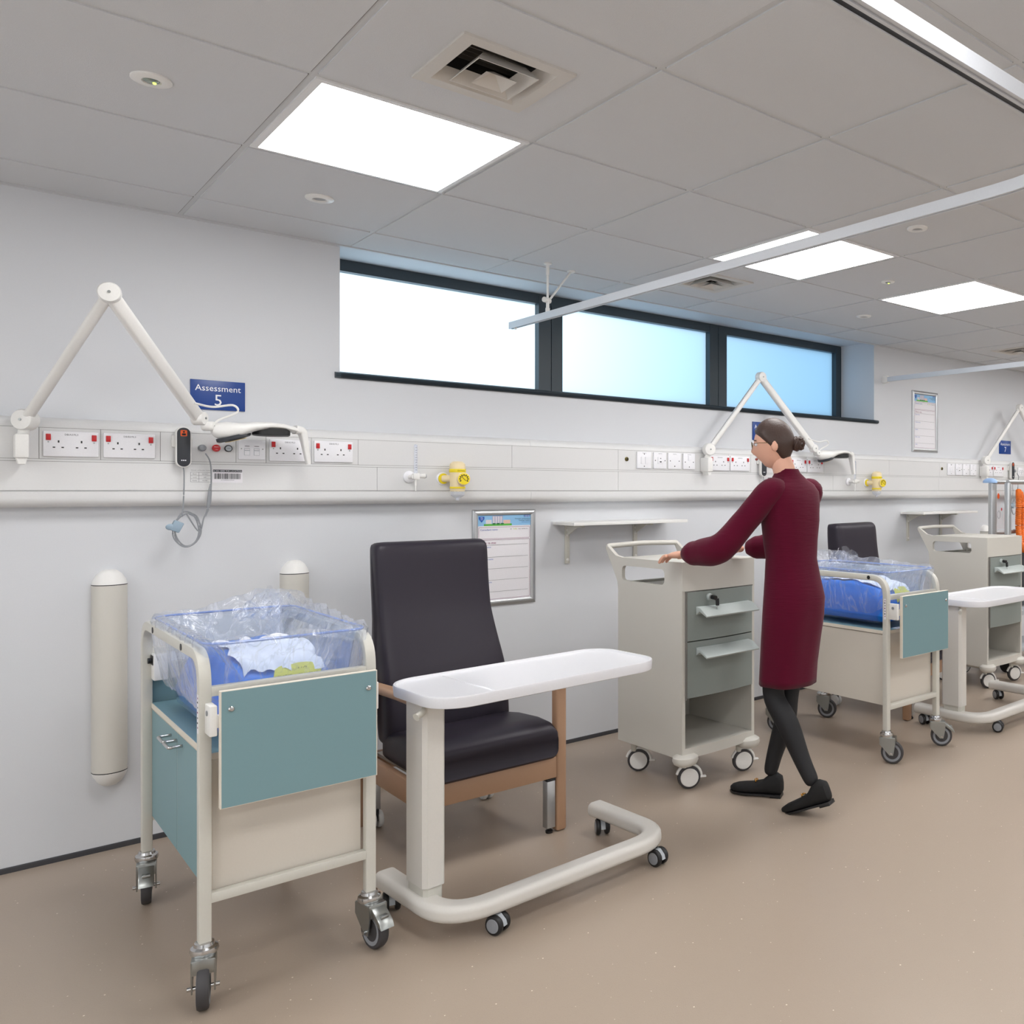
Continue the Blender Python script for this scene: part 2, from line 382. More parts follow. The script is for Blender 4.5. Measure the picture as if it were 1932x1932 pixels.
# vents
def vent(x, y, label):
    t = thing('ceiling_vent', label, 'air vent', (x, y, CZ), group='square ceiling air diffusers')
    f = MB(); o, n = .150, .118
    for (a0, a1, b0, b1) in ((-o, o, n, o), (-o, o, -o, -n), (-o, -n, -n, n), (n, o, -n, n)): f.box(a0, a1, b0, b1, -.006, 0, VENTW)
    f.build('frame', VENTW, t, smooth=0)
    def cone(r0, z0, r1, z1, nm, m=VENTW):
        c = MB()
        ring = lambda r, z: [(r, r, z), (-r, r, z), (-r, -r, z), (r, -r, z)]
        c.loft([ring(r0, z0), ring(r1, z1), ring(r1-.003, z1), ring(r0-.003, z0)], caps=False)
        c.add(ring(r0, z0)+ring(r0-.003, z0), [(0, 1, 5, 4), (1, 2, 6, 5), (2, 3, 7, 6), (3, 0, 4, 7)])
        c.build(nm, m, t, smooth=0)
    cone(.118, -.006, .092, .026, 'outer_louvre')
    cone(.082, -.014, .058, .016, 'middle_louvre')
    c = MB(); ring = lambda r, z: [(r, r, z), (-r, r, z), (-r, -r, z), (r, -r, z)]
    c.loft([ring(.042, -.020), ring(.002, .006)], caps=False); c.build('centre_louvre', VENTW, t, smooth=0)
    b = MB(); b.loft([ring(.118, 0), ring(.118, .13)], caps=False).add(ring(.118, .13), [(0, 1, 2, 3)])
    b.build('housing', mat('vent_void', (60, 58, 55), .9), t, smooth=0)
    b = MB()
    for k in range(9): b.box(-.115, .115, -.1+k*.024, -.098+k*.024, .06, .08)
    b.build('damper', mat('vent_damper', (128, 124, 118), .5, metal=.6), t, smooth=0)
vent(1.057, 2.065, 'square air vent in the ceiling nearest the camera, with stepped louvres')
vent(2.915, 3.36, 'square ceiling air vent beside the curtain rail above the window')
vent(5.99, 3.37, 'small far square ceiling air vent at the right edge of the picture')
def detector(x, y, r, label, nm, kind):
    t = thing(nm, label, 'ceiling fitting', (x, y, CZ))
    if kind == 'down':
        MB().lathe([(r, 0), (r, -.004), (r*.92, -.007), (r*.5, -.008), (r*.46, -.004), (r*.44, 0)]).build('bezel', WHITE, t)
        MB().lathe([(r*.44, -.001), (r*.42, -.004), (r*.2, -.006), (0, -.006)]).build('lens', DETG, t)
    else:
        MB().lathe([(r, 0), (r, -.004), (r*.92, -.006), (r*.48, -.007), (r*.44, -.003)]).build('bezel', WHITE, t)
        MB().lathe([(r*.42, -.001), (r*.4, -.005), (r*.25, -.009), (0, -.009)]).build('lens', mat('clear_lens', (150, 160, 150), .1, metal=.6), t)
        MB().ell((r*.14, -.002, -.010), (.0045, .0045, .003), 10, 6).build('indicator', GLOW, t)
    return t
detector(.433, 2.70, .046, 'round white ceiling fitting with a small yellow-green light, at upper left', 'emergency_light', 'led')
detector(1.047, 3.373, .048, 'small round ceiling detector between the nearest light panel and the window', 'ceiling_detector', 'down')
detector(2.904, 2.084, .042, 'round ceiling detector right above the second lit ceiling panel', 'ceiling_detector', 'down')
detector(3.539, 2.721, .034, 'small round ceiling fitting between the two right-hand lit panels', 'ceiling_detector', 'led')
detector(4.133, 3.359, .045, 'round ceiling detector left of the third lit ceiling panel', 'ceiling_detector', 'down')

# window
win = tag(thing('window_1', 'long high window of three frosted panes in a dark grey frame', None), kind='structure')
if 'category' in win: del win['category']
f = MB(); ya, yb = 4.295, 4.36
f.box(1.318, 5.013, ya, yb, 2.358, 2.412).box(1.318, 5.013, ya, yb, 1.84, 1.884)
for a, b_ in ((1.318, 1.372), (2.463, 2.539), (2.543, 2.612), (3.706, 3.778), (3.782, 3.854), (4.954, 5.013)): f.box(a, b_, ya-.002, yb, 1.86, 2.40)
f.box(2.539, 2.543, ya+.01, yb, 1.84, 2.41).box(3.778, 3.782, ya+.01, yb, 1.84, 2.41)
f.build('window_frame', FRAME, win, smooth=0)
for a, b_ in ((1.365, 2.47), (2.605, 3.71), (3.85, 4.96)):
    MB().add([(a, 4.335, 1.88), (b_, 4.335, 1.88), (b_, 4.335, 2.365), (a, 4.335, 2.365)], [(0, 1, 2, 3)]).build('frosted_pane', FROST, win, normals=False)
s_ = MB(); s_.prism([(4.36, 1.815), (3.972, 1.815), (3.963, 1.819), (3.960, 1.827), (3.963, 1.836), (3.972, 1.840), (4.36, 1.840)], 'x', 1.318, 5.013)
s_.prism([(3.979, 1.815), (3.972, 1.815), (3.963, 1.819), (3.960, 1.827), (3.963, 1.836), (3.972, 1.840), (3.979, 1.840)], 'x', 1.296, 5.048)
s_.build('window_sill', FRAME, win)

# ------------------------------------------------------------------ curtain rails
def rail_sec(w_=.011, h=.0165): return [(-w_, -h), (-w_*.35, -h), (-w_*.35, -h+.004), (w_*.35, -h+.004), (w_*.35, -h), (w_, -h), (w_, h), (-w_, h)]
RAILM = mat('rail_white', (208, 212, 218), .4)
def curtain(x, label, yend, hang, wallb):
    t = thing('curtain_rail', label, 'curtain rail', (x, 0, 2.142))
    path = fillet([(0, yend, 0), (0, .915, 0), (-2.9, .915, 0)], [0, .35, 0], 10)
    MB().sweep(path, rail_sec()).build('rail', RAILM, t)
    if hang:
        h = MB(); h.cyl((0, 3.603, .245), (0, 3.603, .07), .0055).cyl((0, 3.603, .07), (0, 3.603, .03), .0075).cyl((0, 3.603, .035), (0, 3.603, .012), .010)
        h.lathe([(.018, .245), (.018, .24), (.008, .235), (.008, .19)], (0, 3.603, 0))
        h.cyl((-.022, 3.603-.006, .072), (.016, 3.603+.012, .072), .0125).cyl((.012, 3.603, .078), (.158, 3.655, .243), .005)
        h.lathe([(.02, .245), (.02, .241), (.006, .235)], (.16, 3.656, 0)); h.build('ceiling_hanger', WHITE, t)
        MB().cyl((0, yend-.05, -.024), (0, yend-.05, -.012), .006).build('end_stop', WHITE, t)
    else:
        MB().box(-.016, .016, 3.935, 3.98, -.024, .026, r=.003).build('wall_bracket', WHITE, t)
    return t
curtain(2.113, 'white suspended curtain rail with a ceiling hanger, running out in front of the window', 3.955, True, False)
curtain(5.121, 'white curtain rail fixed to the wall right of the window', 3.94, False, True)

# ------------------------------------------------------------------ bedhead trunking
tr = thing('service_trunking', 'long cream bedhead trunking along the wall under the window', 'trunking')
body = MB(); prof = [(YW, 1.268), (3.945, 1.268)]+[(3.945-.037*math.sin(math.radians(a)), 1.300-.032*math.cos(math.radians(a))) for a in range(15, 91, 15)]+[(3.908, 1.322), (3.914, 1.324), (3.914, 1.548)]+[(3.95-.036*math.cos(math.radians(a)), 1.548+.036*math.sin(math.radians(a))) for a in range(15, 91, 15)]+[(YW, 1.584)]
for a, b_ in ((X0, 2.199), (2.2, 5.209), (5.21, X1)): body.prism(prof, 'x', a, b_)
body.build('housing', TRUNK, tr)
up = MB(); sm = [X0, -1.7, .303, .475, .655, .905, 1.012, 1.182, 1.37, 2.096, 2.722, 3.33, 3.525, 3.71, 3.94, 4.05, 4.215, 4.39, 5.10, 5.74, 6.33, 6.52, 6.69, 6.92, 7.03, 7.2, 8.1, X1]
for a, b_ in zip(sm[:-1], sm[1:]): up.box(a+.0008, b_-.0008, YT, YT+.004, 1.4385, 1.5465)
up.build('upper_panel', TRUNK, tr, smooth=0)
lo = MB(); sm = [X0, -.9, 1.45, 2.722, 4.48, 5.73, 7.5, X1]
for a, b_ in zip(sm[:-1], sm[1:]): lo.box(a+.0008, b_-.0008, YT, YT+.004, 1.3275, 1.4285)
lo.build('lower_panel', TRUNK, tr, smooth=0)
MB().box(X0, X1, YT+.0006, YT+.0042, 1.4297, 1.4373).build('centre_strip', TRUNK, tr, smooth=0)
g = MB(); g.box(X0, X1, YT+.0028, YT+.0042, 1.3262, 1.5478); g.build('joint_line', SEAM_SHADE, tr, smooth=0)

# ------------------------------------------------------------------ sockets
ROW = 'double power sockets with red switches on the trunking'
def double_socket(x, label, txt, w_=.156):
    t = thing('double_socket', label, 'power socket', (x, YT, 1.491), group=ROW)
    MB().box(-w_/2, w_/2, -.009, 0, -.0445, .0445, r=.003).build('plate', SOCK, t)
    h = MB()
    for cx_ in (-.036, .028):
        h.box(cx_-.002, cx_+.0025, -.0096, -.0088, .004, .012); h.box(cx_-.016, cx_-.009, -.0096, -.0088, -.0145, -.0105); h.box(cx_+.008, cx_+.015, -.0096, -.0088, -.0145, -.0105)
    h.build('pin_holes', BLACK, t, smooth=0)
    for cx_ in (-w_/2+.014, w_/2-.014): MB().box(cx_-.007, cx_+.007, -.0135, -.009, .012, .034, r=.0015).build('switch', RED, t)
    sc = MB()
    for cx_ in (-w_/2+.014, w_/2-.014): sc.cyl((cx_, -.0105, .006), (cx_, -.008, .006), .0026, n=10)
    sc.build('screw', STEEL, t)
    MB().text(txt, 0, -.0095, .030, .0085, INK).build('lettering', INK, t, smooth=0)
double_socket(.391, 'double power socket labelled DB/A3/9L3, directly right of the near lamp bracket', 'DB/A3/9L3')
double_socket(.560, 'double power socket labelled DB/B3/9L3, left of the near call handset', 'DB/B3/9L3')
double_socket(1.098, 'double power socket half covered by the near lamp handle', 'DB/A3/9L3', .151)
double_socket(1.268, 'double power socket at the right end of the near bay row', 'DB/B3/9L3', .155)
double_socket(3.448, 'double power socket just right of the middle lamp bracket', 'DB/A4/9L3')
double_socket(3.612, 'double power socket left of the woman\'s head', 'DB/B4/9L3')
double_socket(4.132, 'double power socket just right of the woman\'s head', 'DB/A4/9L3', .151)
double_socket(4.294, 'double power socket beneath the middle lamp head', 'DB/B4/9L3', .151)
double_socket(6.43, 'far double power socket just right of the far lamp bracket', 'DB/A5/9L3')
double_socket(6.60, 'far double power socket left of the far call handset', 'DB/B5/9L3')
def data_plate(x, label):
    t = thing('data_socket', label, 'data socket', (x, YT, 1.489), group='twin data sockets on the trunking')
    MB().box(-.048, .048, -.008, 0, -.039, .039, r=.003).build('plate', SOCK, t)
    h = MB()
    for cx_ in (-.018, .016):
        h.box(cx_-.010, cx_+.010, -.0095, -.008, -.022, .006, LGREY); h.box(cx_-.009, cx_+.009, -.0100, -.0094, -.021, -.004, SOCK); h.box(cx_-.009, cx_+.009, -.0100, -.0094, -.001, .004, PAPER)
        h.box(cx_-.010, cx_+.010, -.009, -.0082, .011, .018, PAPER); h.box(cx_-.008, cx_+.008, -.0095, -.0088, .0135, .0155, INK)
    h.build('data_ports', LGREY, t, smooth=0)
    sc = MB()
    for cx_ in (-.038, .038): sc.cyl((cx_, -.0095, .004), (cx_, -.007, .004), .0025, n=10)
    sc.build('screw', STEEL, t)
data_plate(.960, 'twin data socket under the near lamp head')
data_plate(3.995, 'twin data socket behind the woman\'s neck')
data_plate(6.975, 'twin data socket at the right edge of the picture')
def single(x, kind, label, w_=.1):
    t = thing('wall_switch' if kind in (0, 3) else 'single_socket', label, 'wall switch' if kind in (0, 3) else 'socket outlet', (x, YT, 1.495), group='small square outlets on the trunking')
    MB().box(-w_/2+.002, w_/2-.002, -.009, 0, -.046, .046, r=.0025).build('plate', SOCK, t)
    d = MB()
    if kind == 0:
        for cx_ in (-.013, .016): MB().box(cx_-.010, cx_+.010, -.0125, -.009, -.021, .018, r=.0015).build('rocker', SOCK, t)
        for q in (-.034, .034): d.cyl((0, -.0098, q), (0, -.0088, q), .003, n=8, m=INKB)
    elif kind == 1:
        MB().box(-.017, .017, -.0135, -.009, -.018, .02, r=.001).build('outlet_block', SOCK, t)
        d.box(-.006, .006, -.0142, -.0134, -.010, -.004, INKB).box(-.003, .003, -.0142, -.0134, .010, .014, INKB)
        for q in (-.034, .034): d.cyl((q, -.0098, 0), (q, -.0088, 0), .003, n=8, m=INKB)
    elif kind == 2:
        d.cyl((-.032, -.0098, 0), (-.032, -.0088, 0), .003, n=8, m=INKB).cyl((.032, -.0098, 0), (.032, -.0088, 0), .003, n=8, m=INKB).cyl((0, -.0098, -.03), (0, -.0088, -.03), .0035, n=8, m=INKB)
    else:
        MB().box(-.010, .010, -.0125, -.009, .004, .034, r=.0015).build('rocker', SOCK, t)
        for q in (-.03, .03): d.cyl((q, -.0098, -.004), (q, -.0088, -.004), .003, n=8, m=INKB)
        d.cyl((0, -.0098, -.032), (0, -.0088, -.032), .003, n=8, m=INKB)
    d.text('CB/A4/9L3', 0, -.0095, .037, .006, INK)
    d.build('markings', INK, t, smooth=0)
for k, (off, wh) in enumerate(((0, 'before the middle lamp bracket'), (3.0, 'before the far lamp bracket'))):
    single(2.89+off, 0, 'white twin rocker switch, first of four small outlets '+wh)
    single(3.0+off, 1, 'white single outlet with raised centre block, second of four '+wh, .092)
    single(3.104+off, 2, 'plain white blanking outlet with three screws, third of four '+wh, .096)
    single(3.211+off, 3, 'white fused outlet with upper rocker, last of four '+wh, .092)
for x, l in ((2.777, 'small round brass jack left of the first twin rocker switch'), (5.772, 'small far round brass jack on the trunking right of the window')):
    t = thing('earth_jack', l, 'jack', (x, YT, 1.498))
    MB().lathe([(.0115, 0), (.0115, .004), (.008, .006), (.0075, .003)], ax=(0, -1, 0)).build('ring', BRASS, t)
    MB().cyl((0, -.0045, 0), (0, -.002, 0), .0045).build('pin', BLACK, t)

# ------------------------------------------------------------------ call handset, buttons, stickers
def handset(x, z, label, tilt=0):
    t = thing('call_handset', label, 'call handset', (x, YT, z))
    MB().box(-.034, .034, -.012, 0, .0, .045, r=.004).build('wall_holder', WHITE, t)
    pr = rrect(-.025, .025, -.077, .077, .0245, 8); pr2 = rrect(-.0215, .0215, -.0735, .0735, .021, 8)
    MB().prism(pr, 'y', -.036, -.012, r=.003).build('body', WHITE, t)
    MB().prism(pr2, 'y', -.0375, -.035, r=.0008).build('face', DGREY, t)
    b = MB().prism(rrect(-.0105, .0105, .041, .064, .003, 3), 'y', -.0385, -.037); b.build('button', ORANGE, t)
    i = MB(); i.cyl((0, -.039, .0575), (0, -.0384, .0575), .0035, n=12, m=INKB).prism(rrect(-.0065, .0065, .044, .052, .003, 3), 'y', -.039, -.0384, INKB)
    i.build('button_symbol', INKB, t, smooth=0)
    l = MB(); 
    for k in range(3): l.box(-.0085+k*.006, -.0045+k*.006, -.0380, -.0374, -.052, -.048, LETTER)
    l.build('maker_mark', LETTER, t, smooth=0)
    c = MB()
    pts = [(0, -.03, -.077), (.002, -.03, -.10), (.001, -.032, -.17), (-.002, -.034, -.23), (-.006, -.036, -.262)]
    c.tube(spline(pts), .0025, 8)
    cx_, cz_ = .010, -.282-.03
    loop = []
    for k in range(0, 3*24):
        a = 2*PI*k/24+1.9; e = 1+.06*math.sin(k*.7); loop.append((cx_+.042*e*math.cos(a)+.003*math.sin(k*.13), -.036-.003*math.sin(k*.25), cz_+.062*e*math.sin(a)-.004*math.cos(k*.21)))
    c.tube(spline([pts[-1]]+loop[::2], 3), .0026, 7)
    c.tube(spline([loop[-1], (.05, -.034, -.32), (.066, -.032, -.27), (.078, -.03, -.245), (.083, -.03, -.215), (.0885, -.03, -.185), (.091, -.03, -.13), (.089, -.035, -.075), (.082, -.042, -.045), (.072, -.03, -.022)], 6), .0026, 7)
    c.build('cable', MGREY, t)
    k = MB(); k.tube([(.0805, -.03, -.232), (.084, -.03, -.205), (.087, -.03, -.165)], .0075, 12, scale=[.75, 1, .85]); k.cyl((.0868, -.03, -.163), (.0895, -.03, -.138), .006, .003)
    for q in range(7): k.cyl((.0800-.0012*q, -.03, -.236-.004*q), (.0795-.0012*q, -.03, -.2385-.004*q), .005-.0003*q)
    k.build('cable_connector', MGREY, t)
    p = MB(); p.lathe([(.013, 0), (.013, .018), (.010, .024), (.004, .026)], (.065, 0, 0), ax=(0, -1, 0)); p.build('wall_plug', MGREY, t)
    cl = MB(); cl.box(-.020, .014, -.011, .011, -.020, .020, r=.004, M=Matrix.Translation((-.022, -.046, -.300)) @ Matrix.Rotation(.45, 4, 'Y')).ell((-.045, -.052, -.300), (.016, .006, .012)).box(-.05, -.02, -.056, -.048, -.310, -.294, r=.003)
    cl.build('clip', mat('blue_grey_plastic', (146, 166, 182), .4), t)
handset(.723, 1.491, 'near dark grey call handset with orange button and coiled grey cable')
handset(3.79, 1.491, 'nurse call handset hanging behind the woman')
handset(6.79, 1.497, 'far nurse call handset right of the far sockets')
for off, bay in ((0, 'below the sign numbered five'), (3.03, 'behind the woman')):
    t = thing('alarm_button', 'round red emergency button '+bay, 'button', (.836+off, YT, 1.492))
    MB().lathe([(.014, 0), (.014, .010), (.012, .014), (0, .0145)], ax=(0, -1, 0)).build('red_cap', RED, t)
    MB().text('EMERGENCY', 0, -.0148, .003, .004, LETTER, .018).text('PULL', 0, -.0148, -.007, .0035, LETTER, .008).build('lettering', LETTER, t, smooth=0)
    t = thing('reset_button', 'round grey reset button with a dark ring '+bay, 'button', (.878+off, YT, 1.492))
    MB().lathe([(.0135, 0), (.0135, .006), (.0115, .008), (.011, .006)], ax=(0, -1, 0)).build('ring', BLACK, t)
    MB().lathe([(.0105, 0), (.0105, .008), (.009, .0095), (0, .0095)], ax=(0, -1, 0)).build('cap', LGREY, t)
    MB().text('RESET', 0, -.0098, -.0015, .004, INKB, .012).build('lettering', INKB, t, smooth=0)
    s = MB(); s.box(.775+off, .925+off, YT-.0006, YT, 1.348, 1.412, PAPER) if 0 else None
    t = thing('barcode_label', 'location barcode sticker on the trunking '+bay, 'label', (.876+off, YT, 1.384))
    MB().box(-.052, .052, -.0006, 0, -.026, .026).build('sticker', PAPER, t, smooth=0)
    b = MB().box(-.05, .05, -.001, -.0006, .015, .0245, INKB); b.text('SCAN HERE FOR LOCATION', 0, -.0013, .0168, .008, LETTER, .097)
    rr = random.Random(3); xx = -.046
    while xx < .044:
        ww = rr.choice((.0008, .0012, .002)); b.box(xx, xx+ww, -.001, -.0006, -.012, .010, INKB); xx += ww+rr.choice((.0008, .0012, .0018))
    b.text('2196800010050', 0, -.001, -.0175, .004, INK, .045)
    b.build('print', INKB, t, smooth=0)
    t = thing('room_label', 'small printed room table sticker on the trunking '+bay, 'label', (.785+off, YT, 1.384))
    MB().box(-.036, .036, -.0005, 0, -.028, .026).build('sticker', TRUNK, t, smooth=0)
    b = MB()
    for q in (-.024, -.0115, .001, .0135): b.box(-.033, .034, -.0009, -.0005, q-.0004, q+.0004, INK)
    for q in (-.033, -.006, .034): b.box(q-.0004, q+.0004, -.0009, -.0005, -.024, .0135, INK)
    for q, (a_, c_) in zip((.0045, -.008, -.0205), (('Block', '0010A7'), ('Level', 'L02'), ('Room', 'R1028'))):
        b.text(a_, -.020, -.0009, q, .006, INK); b.text(c_, .014, -.0009, q, .006, INK)
    b.text('Doncaster and Bassetlaw Teaching', 0, -.0009, .020, .004, INK, .064)
    b.build('print', INK, t, smooth=0)

# ------------------------------------------------------------------ gas outlets
def flowmeter(x, label, z=1.388):
    t = thing('flowmeter', label, 'flowmeter', (x, YT, z))
    MB().lathe([(.027, 0), (.027, .006), (.023, .010), (.012, .012)], ax=(0, -1, 0)).build('outlet_plate', SOCK, t)
    v = MB(); v.cyl((-.002, 0, 0), (-.002, -.055, 0), .009).cyl((.008, -.055, 0), (.008, -.055, -.042), .006, .004).box(-.006, .024, -.066, -.044, -.012, .016, r=.004).cyl((.02, -.055, .004), (.05, -.055, .004), .009, .011)
    v.cyl((.008, -.055, -.042), (.008, -.055, -.062), .0028).build('valve', WHITE, t)
    MB().cyl((.05, -.055, .004), (.054, -.055, .004), .0085).build('knob', MGREY, t)
    MB().cyl((.008, -.055, .014), (.008, -.055, .140), .0085, .0075).ell((.008, -.055, .140), (.0075, .0075, .006)).build('flow_tube', TUBE, t)
    g_ = MB()
    for k in range(10): g_.box(.003, .010, -.0645, -.0638, .030+k*.011, .0318+k*.011)
    g_.build('scale', INK, t, smooth=0)
def regulator(x, label, z=1.372):
    t = thing('suction_regulator', label, 'suction regulator', (x, YT, z))
    MB().lathe([(.030, 0), (.030, .004), (.026, .008), (.014, .010)], (-.045, 0, .010), ax=(0, -1, 0)).lathe([(.024, .009), (.024, .012), (.012, .014)], (-.045, 0, .010), ax=(0, -1, 0), m=YEL).build('outlet_plate', SOCK, t)
    v = MB(); v.lathe([(.030, -.05), (.033, -.045), (.034, .0), (.036, .045), (.036, .06), (.033, .078), (.022, .088), (0, .09)], (0, -.06, 0)); v.cyl((-.045, -.008, .010), (-.01, -.055, .010), .016).build('body', IVORY, t)
    MB().lathe([(.0345, -.036), (.035, -.034), (.035, -.030), (.0345, -.028)], (0, -.06, 0)).lathe([(.0368, .038), (.0372, .040), (.0372, .052), (.0368, .054)], (0, -.06, 0)).build('yellow_band', YEL, t)
    MB().lathe([(.0302, -.066), (.031, -.062), (.031, -.048), (.0302, -.046)], (0, -.06, 0)).lathe([(.0301, -.046), (.0318, -.044), (.0318, -.040)], (0, -.06, 0), m=YEL).lathe([(.014, -.078), (.026, -.070), (.0302, -.066)], (0, -.06, 0)).cyl((0, -.06, -.09), (0, -.06, -.076), .009).build('filter_cup', TUBE, t)
    d = Vector((-.25, -1, 0)).normalized(); o = Vector((.012, -.09, .008))
    ga = MB(); ga.lathe([(.028, 0), (.030, .012), (.029, .020), (.026, .022)], o, ax=d, m=IVORY).lathe([(.0262, .0222), (.0258, .0235), (0, .0236)], o, ax=d, m=YEL)
    R = Matrix.Translation(o+d*.0242) @ Matrix.Rotation(math.atan2(d.y, d.x)+PI/2, 4, 'Z')
    for k in range(9):
        a = math.radians(-30+k*30); ga.box(.014, .021, -.0004, .0, -.0025, .0025, INKB, M=R @ Matrix.Rotation(-a, 4, 'Y'))
    ga.box(-.015, .012, -.0008, 0, -.001, .001, INKB, M=R @ Matrix.Rotation(.8, 4, 'Y')); ga.build('gauge', YEL, t)
    l = MB(); l.text('SUCTION', 0, -.0975, .043, .007, INKB, .034); l.build('lettering', INKB, t, smooth=0)
flowmeter(1.590, 'clear tube oxygen flowmeter on the trunking left of the framed care board')
flowmeter(4.638, 'small flowmeter on the trunking under the middle lamp handle')
regulator(1.79, 'ivory and yellow suction regulator with round gauge, right of the near flowmeter')
regulator(4.88, 'ivory and yellow suction regulator hanging above the second charcoal chair')

# ------------------------------------------------------------------ signs and boards
def sign(x, num, label):
    t = thing('bay_sign', label, 'sign', (x, YW, 1.704))
    MB().box(-.0945, .0945, -.006, 0, -.058, .058, r=.0008).build('board', NAVY, t)
    MB().text('Assessment', 0, -.0065, .016, .034, LETTER, .158).text(num, 0, -.0065, -.040, .062, LETTER).build('lettering', LETTER, t, smooth=0)
sign(.858, '5', 'blue bay sign reading Assessment 5')
sign(3.882, '6', 'blue bay sign reading Assessment, partly hidden by the woman\'s head')
sign(6.832, '7', 'small blue bay sign reading Assessment 7')
def board(x, z, label):
    t = thing('notice_board', label, 'notice board', (x, YW, z))
    W_, H_ = .1685, .2355
    fr = MB(); sec = [(0, 0), (.028, 0), (.026, .008), (.018, .013), (.008, .012), (0, .006)]
    e = .0005
    for s1 in (0, 1, 2, 3):
        L, D = (W_, H_) if s1 % 2 == 0 else (H_, W_)
        R = Matrix.Rotation(PI/2*s1, 4, 'Y'); A = []
        for (o_, h) in sec: A.append((o_, h))
        ring0 = [(-(L-o_)+e, -h, D-o_) for (o_, h) in A]; ring1 = [((L-o_)-e, -h, D-o_) for (o_, h) in A]
        fr.loft([ring0, ring1], M=R)
    fr.build('snap_frame', ALU, t)
    p = MB(); iw, ih = W_-.027, H_-.027
    p.box(-iw, iw, -.003, -.001, -ih, ih, PAPER); y = -.0035; lay = [0]
    def q(a, b_, c_, d_, m): lay[0] += 1; p.box(a, b_, y-.00004*lay[0], y+.0002, c_, d_, m)
    q(-iw, iw, ih-.052, ih, SKYB); q(-iw+.032, -iw+.18, ih-.052, ih-.042, GREEN)
    q(-iw+.042, -iw+.072, ih-.042, ih-.022, PBLD2); q(-iw+.076, -iw+.132, ih-.042, ih-.003, PBLD); q(-iw+.134, -iw+.172, ih-.042, ih-.024, PINKB)
    for k in range(4): q(-iw+.080+k*.013, -iw+.087+k*.013, ih-.038, ih-.006, PBLD2)
    for k in range(3): p.ell((-iw+.085+k*.022, y-.0012, ih-.042), (.009, .0006, .004), 10, 6, DKGREEN)
    p.prism([(-iw+.006, ih-.006), (-iw+.034, ih-.006), (-iw+.034, ih-.018), (-iw+.020, ih-.034), (-iw+.006, ih-.018)], 'y', y-.0014, y, PBLUE)
    p.text('We', -iw+.020, y-.0022, ih-.015, .009, LETTER).text('care', -iw+.020, y-.0022, ih-.022, .007, LETTER)
    q(iw-.036, iw-.006, ih-.010, ih-.001, PBLUE); p.text('NHS', iw-.021, y-.0022, ih-.0088, .009, LETTER, .024)
    p.text('Doncaster and Bassetlaw', iw-.004, y-.0022, ih-.021, .0085, INKB, .082, align='RIGHT').text('Teaching Hospitals', iw-.004, y-.0022, ih-.030, .0085, INKB, .062, align='RIGHT')
    p.text('NHS Foundation Trust', iw-.004, y-.0022, ih-.038, .006, PBLUE, .046, align='RIGHT')
    def rim(a, b_, c_, d_, m):
        o_ = rrect(a, b_, c_, d_, .006, 3); i_ = rrect(a+.0012, b_-.0012, c_+.0012, d_-.0012, .005, 3); n = len(o_)
        p.add([(u, y-.0016, v) for u, v in o_+i_], [(k, (k+1) % n, n+(k+1) % n, n+k) for k in range(n)], m)
    rim(-iw+.004, iw-.005, ih-.115, ih-.058, MAROON); rim(-iw+.004, iw-.005, -ih+.006, ih-.120, MAROON)
    p.text('Consultant name:', -iw+.012, y-.0022, ih-.074, .0115, PBLUE, .092, align='LEFT')
    p.text('#', iw-.108, y-.0022, ih-.072, .010, DKGREEN).text('hello', iw-.085, y-.0022, ih-.072, .011, LIME).text('my name is...', iw-.040, y-.0022, ih-.072, .0095, INK, .056)
    p.text('This is me', -iw+.012, y-.0022, ih-.140, .0165, MAROON, .082, align='LEFT')
    rows = [('Patient name:', .146), ('Preferred name:', .205), ('Midwife:', .262), ('Dietary needs:', .318), ('Notes:', .375)]
    for tx, dz in rows:
        q(-iw+.010, iw-.014, ih-dz-.0005, ih-dz+.0005, INK)
        p.text(tx, -iw+.012, y-.0022, ih-dz-.013, .0105, PBLUE, align='LEFT')
    p.build('printed_sheet', PAPER, t, smooth=0)
board(2.092, .997, 'silver framed patient care board low on the wall behind the near charcoal chair')
board(5.640, 1.86, 'silver framed patient care board high on the wall right of the window')

# ------------------------------------------------------------------ shelves, wall bumpers
def shelf(x, label):
    t = thing('wall_shelf', label, 'shelf', (x, YW, 1.150), group='small white wall shelves')
    MB().box(0, .73, -.212, 0, 0, .016, r=.001).build('shelf_board', WHITE, t)
    for bx in (.085, .52):
        b = MB(); b.box(bx-.013, bx+.013, -.012, 0, -.205, -.001, r=.003).box(bx-.011, bx+.011, -.16, -.005, -.012, -.0005, r=.002)
        b.prism([(-.012, -.06), (-.012, -.012), (-.11, -.012)], 'x', bx-.003, bx+.003)
        b.build('bracket', CREAM, t)
        for z in (-.03, -.055, -.185): MB().lathe([(.008, .012), (.008, .014), (.004, .0165)], (bx, 0, z), ax=(0, -1, 0), n=12).build('bolt_cap', WHITE, t)
shelf(2.36, 'small white wall shelf between the care board and the woman')
shelf(5.33, 'small white wall shelf above the standing bedside locker')
